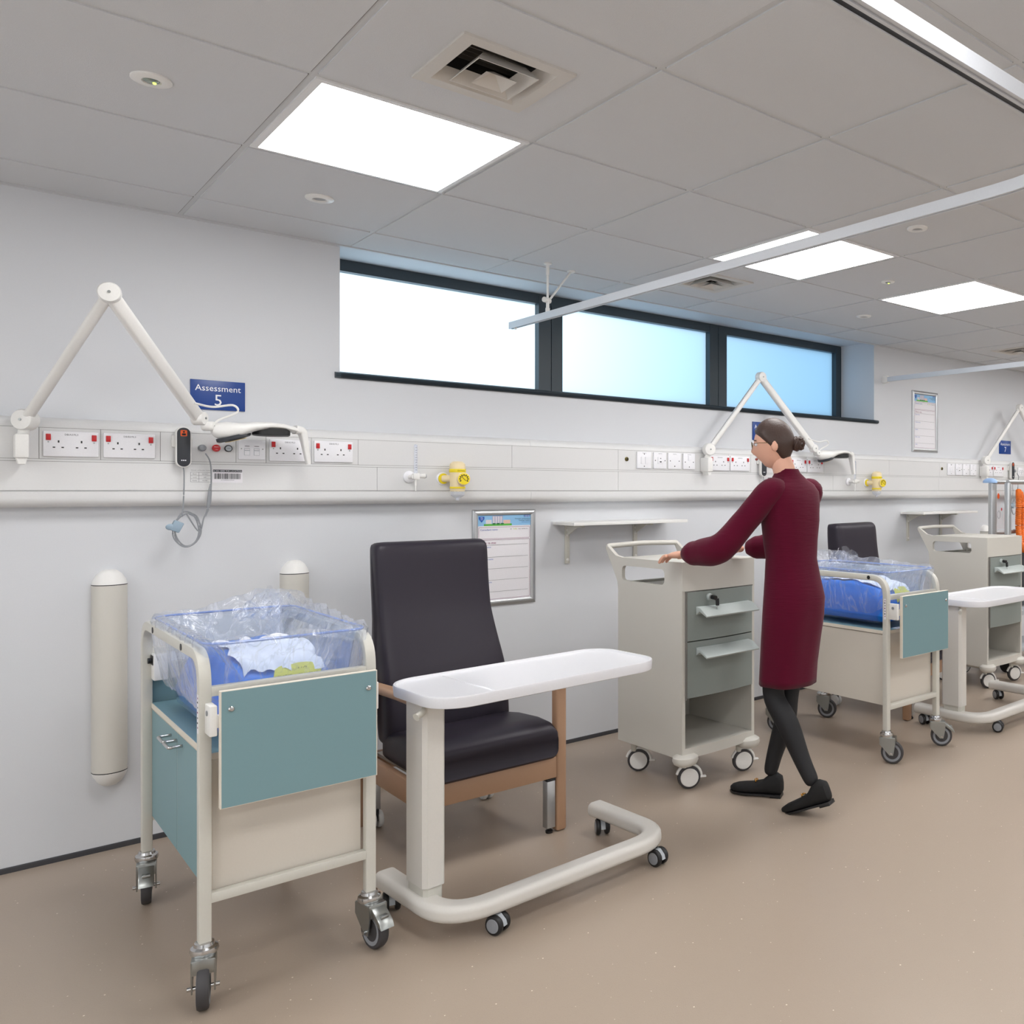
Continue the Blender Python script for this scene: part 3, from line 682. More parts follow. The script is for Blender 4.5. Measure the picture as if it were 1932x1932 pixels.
def bumper(x, z0, z1, label, w_=.054):
    t = thing('wall_protector', label, 'wall protector', (x, YW, 0), group='vertical white wall protectors')
    def sec(k, z): return [(-w_*k, 0, z), (-w_*k, -.010, z)]+[(-w_*k*math.cos(math.radians(a)), -.010-.052*k*math.sin(math.radians(a)), z) for a in range(20, 161, 14)]+[(w_*k, -.010, z), (w_*k, 0, z)]
    MB().loft([sec(1, z0), sec(1, z1)]).build('cover', CREAMP, t)
    for a, s_, nm in ((z1, 1, 'top_cap'), (z0, -1, 'bottom_cap')):
        MB().loft([sec(1, a+s_*.003), sec(.93, a+s_*.018), sec(.7, a+s_*.040), sec(.42, a+s_*.053), sec(.2, a+s_*.056)]).build(nm, WHITE, t)
        MB().loft([sec(1.005, a), sec(1.005, a+s_*.003)]).build('joint_strip', BLACK, t)
bumper(.509, .298, .980, 'tall vertical white wall protector left of the near cot')
bumper(1.135, .298, .980, 'vertical white wall protector behind the near cot')
bumper(6.49, .298, .980, 'far white wall protector showing its tip above the standing locker')

# ------------------------------------------------------------------ examination lamps
def rodplate(mb, a, b_, w_, h, r=.012, m=None):
    a = Vector(a); b_ = Vector(b_); d = b_-a; L = d.length; X = d.normalized(); Yv = Vector((0, 1, 0)); Yv = (Yv-X*X.dot(Yv)).normalized(); Z = X.cross(Yv)
    M = Matrix(((X.x, Yv.x, Z.x, a.x), (X.y, Yv.y, Z.y, a.y), (X.z, Yv.z, Z.z, a.z), (0, 0, 0, 1)))
    mb.box(0, L, -w_, w_, -h, h, m, r=r, seg=3, M=M); return M
def lamp(base, apex, end, head_dir, label):
    """base pivot, elbow and wrist joints given as places in the room"""
    B, A, E = Vector(base), Vector(apex), Vector(end)
    t = thing('examination_lamp', label, 'lamp', tuple(B)); A -= B; E -= B
    m = MB(); m.box(-.030, .008, -.028, .046, -.13, -.048, r=.006).cyl((-.006, .01, -.05), (-.002, 0, -.02), .016); m.prism([(-.026, -.128), (.004, -.128), (-.002, -.150), (-.020, -.150)], 'y', -.02, .03).build('wall_mount', WHITE, t)
    n1 = Vector((A.y, -A.x, 0)); n1 = n1.normalized() if n1.length > .02 else Vector((0, -1, 0))
    if n1.y > 0: n1 = -n1
    n2 = (E-A); n2 = Vector((n2.y, -n2.x, 0)).normalized(); 
    if n2.y > 0: n2 = -n2
    a1 = MB(); rodplate(a1, (0, 0, 0), A, .014, .0165); a1.build('lower_arm', WHITE, t)
    a2 = MB(); rodplate(a2, A, E, .018, .022); a2.build('upper_arm', WHITE, t)
    g_ = MB(); dz = (A.normalized().cross(n1)).normalized()*.0167; 
    g_.tube([A*.06-dz+n1*.004, A*.93-dz+n1*.004], .0016, 6); dd = (E-A).normalized(); dz2 = dd.cross(n2).normalized()*.0225
    g_.tube([A+dd*.05-dz2, E-dd*.05-dz2], .004, 6, m=WHITE); g_.build('spring_rod', MGREY, t)
    for P_, n_, r in (((0, 0, 0), n1*.4+Vector((-.25, -.6, 0)), .036), (A, n1*.5+n2*.5, .032), (E, n2, .026)):
        j = MB(); P_ = Vector(P_); n_ = n_.normalized()
        j.lathe([(r*.9, -.018), (r, -.016), (r, .016), (r*.9, .022), (r*.25, .025)], P_, ax=n_, n=28)
        j.lathe([(.0045, .0245), (.0045, .0275), (0, .0275)], P_, ax=n_, m=STEEL, n=10); j.build('joint', WHITE, t)
    H = Vector(head_dir).normalized()
    K = E+H*.030+Vector((0, 0, -.028)); j = MB(); j.lathe([(.017, -.018), (.018, -.016), (.018, .018), (.015, .022), (.004, .024)], K, ax=n2, n=20); j.lathe([(.0035, .023), (.0035, .026), (0, .026)], K, ax=n2, m=STEEL, n=10)
    j.build('joint', WHITE, t)
    ang = math.atan2(H.y, H.x); R = Matrix.Translation(K) @ Matrix.Rotation(ang, 4, 'Z')
    h = MB(); h.M = R
    # head: teardrop shell seen from the side, oval from above, with a down-turned handle at its tip
    xs_ = [.012, .03, .06, .10, .15, .20, .25, .29, .315, .33]
    top = [.004, .014, .020, .018, .024, .026, .022, .014, .004, -.006]
    bot = [-.030, -.044, -.048, -.038, -.014, -.004, -.004, -.010, -.016, -.022]
    hw = [.018, .034, .052, .062, .066, .064, .054, .036, .024, .018]
    rings = []
    for x_, a_, b_, w_ in zip(xs_, top, bot, hw):
        c_ = (a_+b_)/2; hh = (a_-b_)/2
        rings.append([(x_, w_*math.copysign(abs(math.cos(q))**.8, math.cos(q)), c_+hh*math.copysign(abs(math.sin(q))**.8, math.sin(q))) for q in [2*PI*i/20 for i in range(20)]])
    h.loft(rings); h.build('lamp_head', WHITE, t)
    hd = MB(); hd.M = R
    hd.sweep(spline([(.30, 0, .002), (.325, 0, -.004), (.335, 0, -.035), (.343, 0, -.085), (.352, 0, -.135)], 5), rrect(-.026, .026, -.015, .015, .009, 3), up=(1, 0, 0), scale=[1.1-.6*i/20 for i in range(21)]); hd.build('handle', WHITE, t)
    ln = MB(); ln.M = R; ln.lathe([(.050, -.018), (.056, -.014), (.056, .010)], (.215, 0, -.010), sx=1.2); ln.build('magnifier_ring', BLACK, t)
    l2 = MB(); l2.M = R @ Matrix.Translation((.085, 0, -.036)) @ Matrix.Rotation(-.30, 4, 'Y'); l2.lathe([(.046, -.011), (.052, -.006), (.052, .006)], sx=1.15); l2.build('dark_shade', DGREY, t)
    l3 = MB(); l3.M = R @ Matrix.Translation((.092, 0, -.048)) @ Matrix.Rotation(-.30, 4, 'Y'); l3.box(-.03, .03, -.03, .03, -.0025, .001, r=.001); l3.build('light_tube', mat('lamp_tube_amber', (226, 206, 160), .4), t)
    c = MB(); c.tube(spline([A+(E-A)*.86+n2*.02, E+H*.045+Vector((0, 0, .045)), E+H*.11+Vector((0, -.01, .055)), E+H*.125+Vector((0, -.01, .030)), E+H*.07+Vector((0, 0, .0)), K+H*.018+Vector((0, 0, .008))], 7), .0042, 8); c.build('lamp_cable', WHITE, t)
    return t
lamp((.264, 3.862, 1.567), (.436, 3.404, 1.951), (.752, 3.775, 1.596), (1, .03, 0), 'white jointed examination lamp folded in front of the sign numbered five')
lamp((3.327, 3.862, 1.567), (3.742, 3.855, 2.026), (4.185, 3.82, 1.600), (1, -.05, 0), 'white jointed examination lamp behind the woman, below the window')
lamp((6.335, 3.862, 1.575), (6.80, 3.82, 2.035), (7.25, 3.80, 1.60), (1, 0, 0), 'white jointed examination lamp at the right edge of the picture')

# ------------------------------------------------------------------ cots
def crib_castor(parent, x, y, yaw, brake):
    """steel swivel castor, local +x is the trailing side"""
    m = MB()
    m.lathe([(.017, .128), (.031, .131), (.033, .138), (.031, .146), (.024, .150), (.022, .158), (.017, .160)], m=CHROME, n=24)
    for s in (-1, 1):
        yy = sorted((s*.0235, s*.027)); m.prism([(-.030, .128), (-.030, .095), (.018, .044), (.036, .044), (.040, .060), (.046, .095), (.046, .128)], 'y', yy[0], yy[1])
    m.box(-.029, .045, -.0265, .0265, .1235, .1305, r=.002)
    m.box(.0405, .0455, -.0262, .0262, .094, .127, r=.001)
    m.cyl((.028, -.036, .055), (.028, .036, .055), .0055, n=12, m=CHROME)
    if brake: m.prism([(.035, .124), (.050, .122), (.088, .092), (.096, .074), (.084, .078), (.048, .104)], 'y', -.021, .021, r=.002).box(.060, .082, -.012, .012, .098, .108, r=.003, M=Matrix.Translation((0, 0, .06)) @ Matrix.Rotation(.0, 4, 'Y') @ Matrix.Translation((0, 0, -.06)))
    o = m.build('castor', STEEL, parent, (x, y, 0), yaw)
    w_ = MB(); w_.lathe([(.010, -.016), (.038, -.012), (.044, -.014), (.052, -.013), (.055, -.008), (.055, .008), (.052, .013), (.044, .014), (.038, .012), (.010, .016)], (.028, 0, .055), ax=(0, 1, 0), n=32)
    w_.lathe([(.0382, -.0128), (.0435, -.0145), (.0435, .0145), (.0382, .0128)], (.028, 0, .055), ax=(0, 1, 0), n=32, m=MGREY)
    w_.build('wheel', RUBBER, o)
    return o
def crib(side=-1):
    W2, Y1_ = .208, .79          # legs at x = +-W2, y = 0 (front) and Y1_ (wall side); root at the front middle
    t = thing('baby_cot', '', 'cot', (.7425, 2.622, 0))
    sec = rrect(-.0145, .0145, -.0145, .0145, .004, 2)
    for s in (-1, 1):
        path = fillet([(s*W2, 0, .158), (s*W2, 0, .897), (s*W2, Y1_, .897), (s*W2, Y1_, .158)], [0, .085, .085, 0], 8)
        MB().sweep(path, sec, up=(1, 0, 0)).build('side_frame', CREAM, t)
    for y in (0, Y1_):
        for z in (.256, .792): MB().box(-W2, W2, y-.0125, y+.0125, z, z+.025, r=.002).build('cross_rail', CREAM, t)
    cb = MB(); x0, x1, y0, y1, z0, z1 = -.185, .190, .020, .775, .272, .622
    cb.box(x0, x1, y0, y1, z0, z1, PANELC)
    cb.build('cabinet_body', PANELC, t, smooth=0)
    MB().box(x0-.012, x1+.004, y0-.006, y1+.004, z1, z1+.016, EDGE).box(x0-.010, x1+.002, y0-.004, y1+.002, z1+.0162, z1+.0168, BLUE).build('cabinet_top', EDGE, t, smooth=0)
    ym = (y0+y1)/2
    if side > 0: MB().box(x0-.010, x0+.003, y0, y1, z0, z1-.004, PANELC).build('side_panel', PANELC, t, smooth=0)
    for a, b_, hy in ((y0+.001, ym-.0015, ym-.04), (ym+.0015, y1-.001, ym+.04)) if side < 0 else ():
        d = MB().box(x0-.010, x0+.003, a, b_, z0, z1-.004, EDGE).box(x0-.0107, x0-.010, a+.001, b_-.001, z0+.001, z1-.005, BLUE).build('cabinet_door', BLUE, t, smooth=0)
        hh = fillet([(x0-.010, hy-.037, .595), (x0-.045, hy-.037, .595), (x0-.045, hy+.037, .595), (x0-.010, hy+.037, .595)], [0, .008, .008, 0], 4)
        MB().tube(hh, .0045, 10).build('door_handle', CHROME, d)
    p = MB(); p.box(-.190, .200, -.082, -.066, .516, .816, EDGE, r=.001).box(-.187, .197, -.0826, -.082, .518, .814, BLUE).build('front_panel', BLUE, t, smooth=0)
    for x in (-.165, .176): MB().lathe([(.0075, .0826), (.0075, .085), (.005, .088), (0, .0885)], (x, 0, .768), ax=(0, -1, 0), n=16).build('panel_screw', CHROME, t)
    for sg in (-1, 1):
        pb = MB(); xa, xb = sorted((sg*(W2+.002), sg*(W2-.016))); pb.box(xa, xb, -.066, -.013, .700, .778, r=.003); xa, xb = sorted((sg*(W2+.001), sg*(W2-.026))); pb.box(xa, xb, -.0655, -.045, .720, .752, r=.003)
        if sg < 0: pb.lathe([(.007, 0), (.007, .002), (0, .002)], (-W2-.002, -.04, .757), ax=(-1, 0, 0), m=MGREY, n=14)
        pb.build('panel_bracket', WHITE, t)
    rp = MB(); rp.box(-.192, .192, Y1_+.020, Y1_+.034, .52, .76, EDGE).box(-.19, .19, Y1_+.0192, Y1_+.020, .522, .758, BLUE).build('rear_panel', BLUE, t, smooth=0)
    rb = MB(); rb.box(-W2+.01, -W2+.05, Y1_-.055, Y1_-.004, .715, .80, WHITE, r=.004).box(-W2+.008, -W2+.0102, Y1_-.048, Y1_-.012, .765, .795, BLACK).cyl((-W2+.011, Y1_-.03, .778), (-W2-.002, Y1_-.03, .778), .009, m=BLACK).build('tilt_lever_box', WHITE, t)
    for y in (.20, .60) if side < 0 else (.10,):
        st = MB(); st.lathe([(.0095, 0), (.0095, .0015), (.006, .002), (0, .002)], (-W2-.0145, y, .897), ax=(-1, 0, 0), m=BLACK, n=16)
        st.build('plug', BLACK, t)
    lb = MB(); lb.box(-W2-.0152, -W2-.0146, -.008, .006, .70, .80, PAPER)
    for k, z in enumerate((.713, .725, .738, .752, .765, .778, .789)): lb.box(-W2-.0156, -W2-.0151, -.005, .003 if k % 2 else .0, z, z+.004, MAROON if k % 3 == 0 else INKB)
    lb.build('rating_label', PAPER, t, smooth=0)
    tl = MB().box(-.1, -.02, .018, .05, .6392, .6396, PAPER).text('HNE', -.06, .03, .64, .022, INKB, rx=0).build('shelf_label', PAPER, t, smooth=0)
    # clear tub
    def ring(hx, ya, yb, z, r, n=6): return [(x, y, z) for x, y in rrect(-hx, hx, ya, yb, r, n)]
    tb = MB()
    rs = [ring(.150, .085, .635, .662, .05), ring(.160, .072, .650, .668, .055), ring(.176, .045, .675, .78, .05), ring(.190, .018, .700, .918, .045), ring(.205, -.002, .716, .920, .05), ring(.206, -.003, .717, .927, .05)]
    tb.loft(rs, caps=False); tb.add(rs[0], [tuple(range(len(rs[0])))]); tb.build('clear_tub', TUB, t)
    rm = MB(); pr = [Vector(p) for p in ring(.204, -.001, .715, .925, .05)]; rm.tube(pr, .0035, 8, closed=True); rm.build('tub_rim', mat('tub_rim_blue', (120, 146, 205), .1, spec=.8), t)
    # blue wrapped mattress with a pale sheet on top
    random.seed(5); mm = MB(); nx, ny = 22, 34
    def hz(u, v):
        e = min(1, min(u, 1-u)*7)*min(1, min(v, 1-v)*9); e = e**.5
        return .700+e*(.128+.022*noise.noise(Vector((u*3, v*4, 1)))+.012*noise.noise(Vector((u*9, v*9, 4)))+.025*math.sin(v*PI))
    vs = []; 
    for j in range(ny+1):
        for i in range(nx+1):
            u, v = i/nx, j/ny; vs.append(((u-.5)*.32, .055+v*.60, hz(u, v)))
    fs = [(j*(nx+1)+i, j*(nx+1)+i+1, (j+1)*(nx+1)+i+1, (j+1)*(nx+1)+i) for j in range(ny) for i in range(nx)]
    mm.add(vs, fs); mm.loft([ring(.152, .062, .648, .672, .05), ring(.160, .055, .655, .702, .04)])
    mm.build('blue_mattress', BLUESH, t, smooth=80)
    sh = MB(); vs = []
    for j in range(ny+1):
        for i in range(nx+1):
            u, v = i/nx, j/ny; x = (u-.5)*(.21+.05*noise.noise(Vector((v*5, 2, 0)))); y = .10+v*.42+.05*noise.noise(Vector((u*4, 7, 0)))
            vs.append((x+.012, y, hz(x/.32+.5, (y-.055)/.60)+.006+.014*abs(noise.noise(Vector((u*5, v*6, 9))))))
    sh.add(vs, fs); sh.build('white_sheet', WHITESH, t, smooth=80)
    yl = MB(); vs = []; q5 = 6
    def ls(x, y): return hz(x/.32+.5, (y-.055)/.60)+.006
    for i in range(13):
        for q in range(q5):
            u = i/12; x = -.035+u*.125+.004*q; y = .066+.040*q/(q5-1)+.008*math.sin(u*PI); vs.append((x, y-.003, ls(x, y)))
    yl.add(vs, [(q5*i+q, q5*(i+1)+q, q5*(i+1)+q+1, q5*i+q+1) for i in range(12) for q in range(q5-1)])
    for a_, x_, y_ in (('Order No', .068, .090), ('QTY', .055, .104), ('372740', .005, .090)): yl.text(a_, x_, y_-.008, ls(x_, y_)+.003, .013, INK, rx=50, flipz=180)
    yl.build('yellow_label', YELL, t, smooth=80, normals=False)
    # film cover: folded over the rim, hanging outside, gathered at the far right corner
    fm = MB(); N = 150
    base = []
    per = rrect(-.2, .2, .0, .715, .05, 8); P = [Vector((a, b_, 0)) for a, b_ in per]; L = [0]
    for i in range(len(P)): L.append(L[-1]+(P[(i+1) % len(P)]-P[i]).length)
    tot = L[-1]
    def at(s):
        s = (s % 1)*tot
        for i in range(len(P)):
            if L[i+1] >= s: return P[i].lerp(P[(i+1) % len(P)], (s-L[i])/max(1e-9, L[i+1]-L[i]))
        return P[0]
    cen = Vector((0, .357, 0)); prof_ = [(-.105, -.13, .6), (-.07, -.06, .9), (-.035, -.012, 1), (-.012, .012, 1), (.006, .014, 1), (.014, -.006, 1), (.012, -.045, 1), (.004, -.10, .9), (-.008, -.15, .8), (-.018, -.19, .9), (-.03, -.215, 1.2)]
    rings = []
    for k, (o_, dz, am) in enumerate(prof_):
        rg = []
        for i in range(N):
            s = i/N; p = at(s); out = (at(s)-cen); nrm = (at(s+.004)-at(s-.004)); nrm = Vector((nrm.y, -nrm.x, 0)).normalized()
            if nrm.dot(out) < 0: nrm = -nrm
            q = Vector((p.x*14, p.y*14, dz*9)); f1 = noise.noise(q); f2 = noise.noise(q*2.7+Vector((5, 1, 0))); f3 = 1-2*abs(noise.noise(Vector((p.x*22, p.y*22, dz*3))))
            front = max(0, 1-p.y/.12)*(1 if p.y < .12 else 0)
            d = o_+am*(.008*f1+.006*f2+.007*f3)
            zz = .925+dz+am*(.007*f2+.010*f1)
            far = max(0, 1-((p.x-.12)**2+(p.y-.70)**2)**.5/.20); gx = max(0, 1-((p.x-.20)**2+(p.y-.42)**2)**.5/.30)
            if k < 5: zz += far*(.065+.03*f1)*(1-abs(k-3)*.22)+gx*.022*(1-abs(k-3)*.25)
            if k <= 2: d -= far*.04
            if k > 5: zz = max(zz, .925+dz*(1-.30*front)); 
            if k > 5: d = min(d, .001) if p.y < .02 else d
            rg.append((p.x+nrm.x*d, p.y+nrm.y*d, zz))
        rings.append(rg)
    fm.loft(rings, caps=False)
    # gathered crest of film
    for c_ in range(2):
        rg = []
        for j in range(7):
            row = []
            for i in range(26):
                u = i/25; v = j/6; x = .0+.19*u+.02*noise.noise(Vector((u*5, c_*3, v*2))); y = .56+c_*.06-.10*u*.5+.035*noise.noise(Vector((u*9, v*3+c_, 2)))
                z = .905+v*(.065+.055*noise.noise(Vector((u*6+c_*4, 1, 0)))+.03*math.sin(u*PI))*(.55+.45*math.sin(u*PI)); row.append((x, y-.04*v+.02*noise.noise(Vector((u*14, v*6, c_))), z))
            rg.append(row)
        vs = [p for r_ in rg for p in r_]; fm.add(vs, [(j*26+i, j*26+i+1, (j+1)*26+i+1, (j+1)*26+i) for j in range(6) for i in range(25)])
    fm.build('film_cover', FILM, t, smooth=30, normals=False)
    for x, y, a, bk in ((-W2, 0, math.radians(-105), 0), (W2, 0, math.radians(-80), 1), (-W2, Y1_, math.radians(-100), 1), (W2, Y1_, math.radians(-100), 0)): crib_castor(t, x, y, a, bk)
    return t
cot = crib(); tag(cot, 'large near baby cot on castors with blue doors and a film-wrapped clear tub', group='baby cots on castors')
cot2 = crib(1); cot2.location = (3.608, 2.622, 0)
tag(cot2, 'second baby cot on castors with a plain cream side, partly behind the woman', 'cot', 'baby cots on castors')
cs = [c for c in cot2.children if c.name.startswith('castor')]
for c in cs:
    c.rotation_euler.z = math.radians(-60 if c.location.y > .3 else (-50 if c.location.x > 0 else -62))

# ------------------------------------------------------------------ overbed tables
def small_castor(parent, x, y, yaw, hub=MGREY):
    m = MB(); m.cyl((0, 0, .048), (0, 0, .066), .011).box(-.010, .026, -.007, .007, .018, .056, LGREY, r=.004)
    m.prism([(-.010, .050), (.004, .058), (.022, .057), (.040, .040), (.044, .026), (.034, .030), (.014, .040)], 'y', -.0085, .0085, LGREY)
    o = m.build('castor', BLACK, parent, (x, y, 0), yaw)
    for s in (-1, 1):
        w_ = MB(); w_.lathe([(.010, .008), (.027, .009), (.030, .013), (.030, .021), (.027, .025), (.021, .0265)], (.016, 0, .030), ax=(0, s, 0), n=26)
        w_.lathe([(.0215, .0262), (.020, .0275), (.006, .028), (0, .0282)], (.016, 0, .030), ax=(0, s, 0), n=26, m=hub); w_.build('wheel', BLACK, o)
def overbed():
    t = thing('overbed_table', '', 'table', (1.10, 2.62, 0), math.radians(3.6))
    path = fillet([(-.005, .225, .085), (-.005, -.185, .085), (.825, -.185, .085), (.825, .225, .085)], [0, .14, .14, 0], 10)
    def capsule(a, h): return rrect(-a, a, -h, h, h*.75, 6)
    sc_ = [1]*len(path)
    MB().sweep(path, capsule(.036, .026)).build('base', TFRAME, t)
    c = MB(); hx, hy = .034, .062; ch = .012
    pl = [(-hx, -hy+ch), (-hx+ch, -hy), (hx-ch*.5, -hy), (hx, -hy+ch*.5), (hx, hy-ch), (hx-ch, hy), (-hx+ch, hy), (-hx, hy-ch)]
    c.prism(pl, 'z', .138, .705, r=0); c.build('column', TFRAME, t)
    MB().prism([(a*.86, b_*.9) for a, b_ in pl], 'z', .095, .14).build('inner_column', CREAM, t)
    for o in [q for q in t.children if q.name.startswith(('column', 'inner'))]: o.location = (.012, -.005, 0)
    # tray top with raised lip and a ridge near one end
    x0, x1, y0, y1 = -.045, .805, -.205, .170
    outer = lambda r, z, d: [(x, y, z) for x, y in rrect(x0+d, x1-d, y0+d, y1-d, r, 8)]
    tp = MB(); tp.loft([outer(.10, .690, .012), outer(.105, .694, .002), outer(.105, .722, 0), outer(.103, .7265, .002), outer(.101, .7265, .008), outer(.097, .720, .012), outer(.09, .718, .022)])
    rd = MB(); tp.box(.148, .160, y0+.022, y1-.022, .716, .7195, r=.0015)
    tp.build('table_top', TABLE, t)
    l = MB(); l.tube(spline([(-.012, -.05, .685), (-.030, -.075, .672), (-.055, -.085, .662)], 5), .010, 10, scale=[.7]*5+[1]*5+[1.2]); l.build('height_lever', CREAM, t)
    for x, y, a in ((-.005, .185, -110), (.135, -.19, -68), (.775, -.185, -82), (.825, .185, -118)): small_castor(t, x, y, math.radians(a))
    return t
ob = overbed(); tag(ob, 'white overbed table with U-shaped castor base in front of the near charcoal chair', group='white overbed tables')
copy_tree(ob, None, 'second white overbed table beside the far cot, cut by the right edge of the picture', (4.135, 2.735, 0), math.radians(1.5))

# ------------------------------------------------------------------ high-back chairs
def chair():
    t = thing('highback_chair', '', 'chair', (1.535, 3.28, 0))
    hw = .2775
    fr = MB()
    for s in (-1, 1):
        x = s*hw
        fr2 = MB(); fr2.box(x-.0225 if s > 0 else x-.0225, x+.0225, -.305, -.262, .002, .585, r=.010, seg=3); fr2.build('front_leg', WOOD, t)
        bl = MB(); bl.sweep([(x, .30, .002), (x, .260, .20), (x, .205, .42), (x, .17, .572)], rrect(-.0175, .0175, -.022, .022, .005, 2), up=(0, 1, 0)); bl.build('rear_leg', WOOD, t)
        ar = MB(); ar.sweep(spline([(x, -.325, .585), (x, -.22, .590), (x, -.05, .586), (x, .12, .578), (x, .20, .572)], 5), rrect(-.026, .026, -.015, .015, .012, 4)); ar.build('armrest', WOOD, t)
        sr = MB(); sr.box(x-.014, x+.014, -.27, .27, .222, .305, r=.004); sr.build('side_rail', WOOD, t)
        ml = MB(); mx = x-s*.045
        ml.box(mx-.0175, mx+.0175, -.302, -.267, .022, .205, r=.002).build('height_leg', ALU, t)
        mf = MB(); mf.box(mx-.019, mx+.019, -.304, -.265, .203, .212, BLACK, r=.002)
        mf.build('leg_cap', BLACK, t)
        MB().lathe([(.013, 0), (.014, .003), (.014, .010), (.008, .013), (.008, .024)], (mx, -.285, 0)).build('foot_pad', BLACK, t)
        cw = MB(); cxw = x+(-s)*.045+.0
        for q in (-.014, .014): cw.lathe([(.012, -.010), (.030, -.009), (.033, -.005), (.033, .005), (.030, .009), (.012, .010)], (cxw+q, .235, .033), ax=(1, 0, 0), n=24)
        cw.box(cxw-.006, cxw+.006, .215, .255, .03, .075, BLACK); cw.build('rear_castor', mat('castor_white', (222, 222, 220), .4), t)
        MB().box(cxw-.016, cxw+.016, .225, .262, .07, .235, r=.002).build('rear_height_leg', ALU, t)
    fr.box(-hw+.018, hw-.018, -.300, -.276, .212, .295, r=.004).build('front_rail', WOOD, t)
    MB().box(-hw+.018, hw-.018, .225, .25, .225, .30, r=.004).build('rear_rail', WOOD, t)
    MB().box(-.235, .235, -.29, .22, .288, .300).build('seat_board', PANELC, t)
    # seat cushion: loft of rounded sections front to back
    def sec(y, z0, z1, hx, r):
        return [(x, y, z) for x, z in rrect(-hx, hx, z0, z1, r, 5)]
    st = MB(); ys = [(-.318, .325, .372, .245, .02), (-.326, .305, .392, .250, .025), (-.318, .296, .412, .253, .03), (-.28, .293, .432, .254, .032), (-.20, .293, .436, .254, .032), (-.05, .295, .425, .254, .03), (.08, .297, .405, .253, .028), (.115, .30, .385, .25, .025), (.128, .315, .37, .245, .02)]
    st.loft([sec(*q) for q in ys]); st.build('seat_cushion', VINYL, t, smooth=60)
    MB().box(-.2565, -.2545, -.20, -.165, .335, .365, PAPER).box(-.2568, -.2545, -.20, -.185, .352, .366, RED).build('care_label', PAPER, t, smooth=0)
    # back cushion: side profile lofted across the width
    prof = [(.062, .365), (.052, .40), (.060, .52), (.085, .62), (.135, .73), (.178, .84), (.200, .96), (.212, 1.07), (.222, 1.105), (.245, 1.120), (.285, 1.118), (.305, 1.100), (.300, .95), (.275, .75), (.240, .60), (.200, .48), (.170, .375), (.150, .352), (.085, .350)]
    P = spline([(0, a, b_) for a, b_ in prof+[prof[0]]], 3)[:-1]; cy = sum(p.y for p in P)/len(P); 
    rg = []
    def tap(x, z): return x*(1-.075*min(1, max(0, (z-.58)/.25)))
    for x, k in ((-.255, .0), (-.252, .55), (-.246, .8), (-.232, .96), (-.20, 1.), (0, 1.05), (.20, 1.), (.232, .96), (.246, .8), (.252, .55), (.255, 0)):
        row = []
        for p in P:
            # shrink towards the mid line of the slab near the side edges
            zc = min(max(p.z, .39), 1.08); mid = None
            f_ = [q for q in prof[:9]]; b2 = prof[11:17]
            def interp(tab, z):
                tab = sorted(tab, key=lambda q: q[1])
                for a, b_ in zip(tab[:-1], tab[1:]):
                    if a[1] <= z <= b_[1]: return a[0]+(b_[0]-a[0])*(z-a[1])/max(1e-6, b_[1]-a[1])
                return tab[0][0] if z < tab[0][1] else tab[-1][0]
            md = (interp(f_, zc)+interp(b2, zc))/2
            zz = p.z if k >= 1 else zc+(p.z-zc)*max(k, .3)
            kk = .35+.65*k if k < 1 else 1
            fr_ = (p.y-md)*(kk if k <= 1 else 1); 
            row.append((tap(x, zz), md+fr_-(.006 if k > 1 and p.y < md else 0), zz))
        rg.append(row)
    MB().loft(rg).build('back_cushion', VINYL, t, smooth=60)
    return t
ch = chair(); ch.location.x = 1.530; tag(ch, 'charcoal vinyl high-back chair with beech frame, behind the near overbed table', group='charcoal high-back chairs')
copy_tree(ch, None, 'charcoal high-back chair behind the second cot, mostly hidden', (4.35, 3.345, 0), math.radians(8))

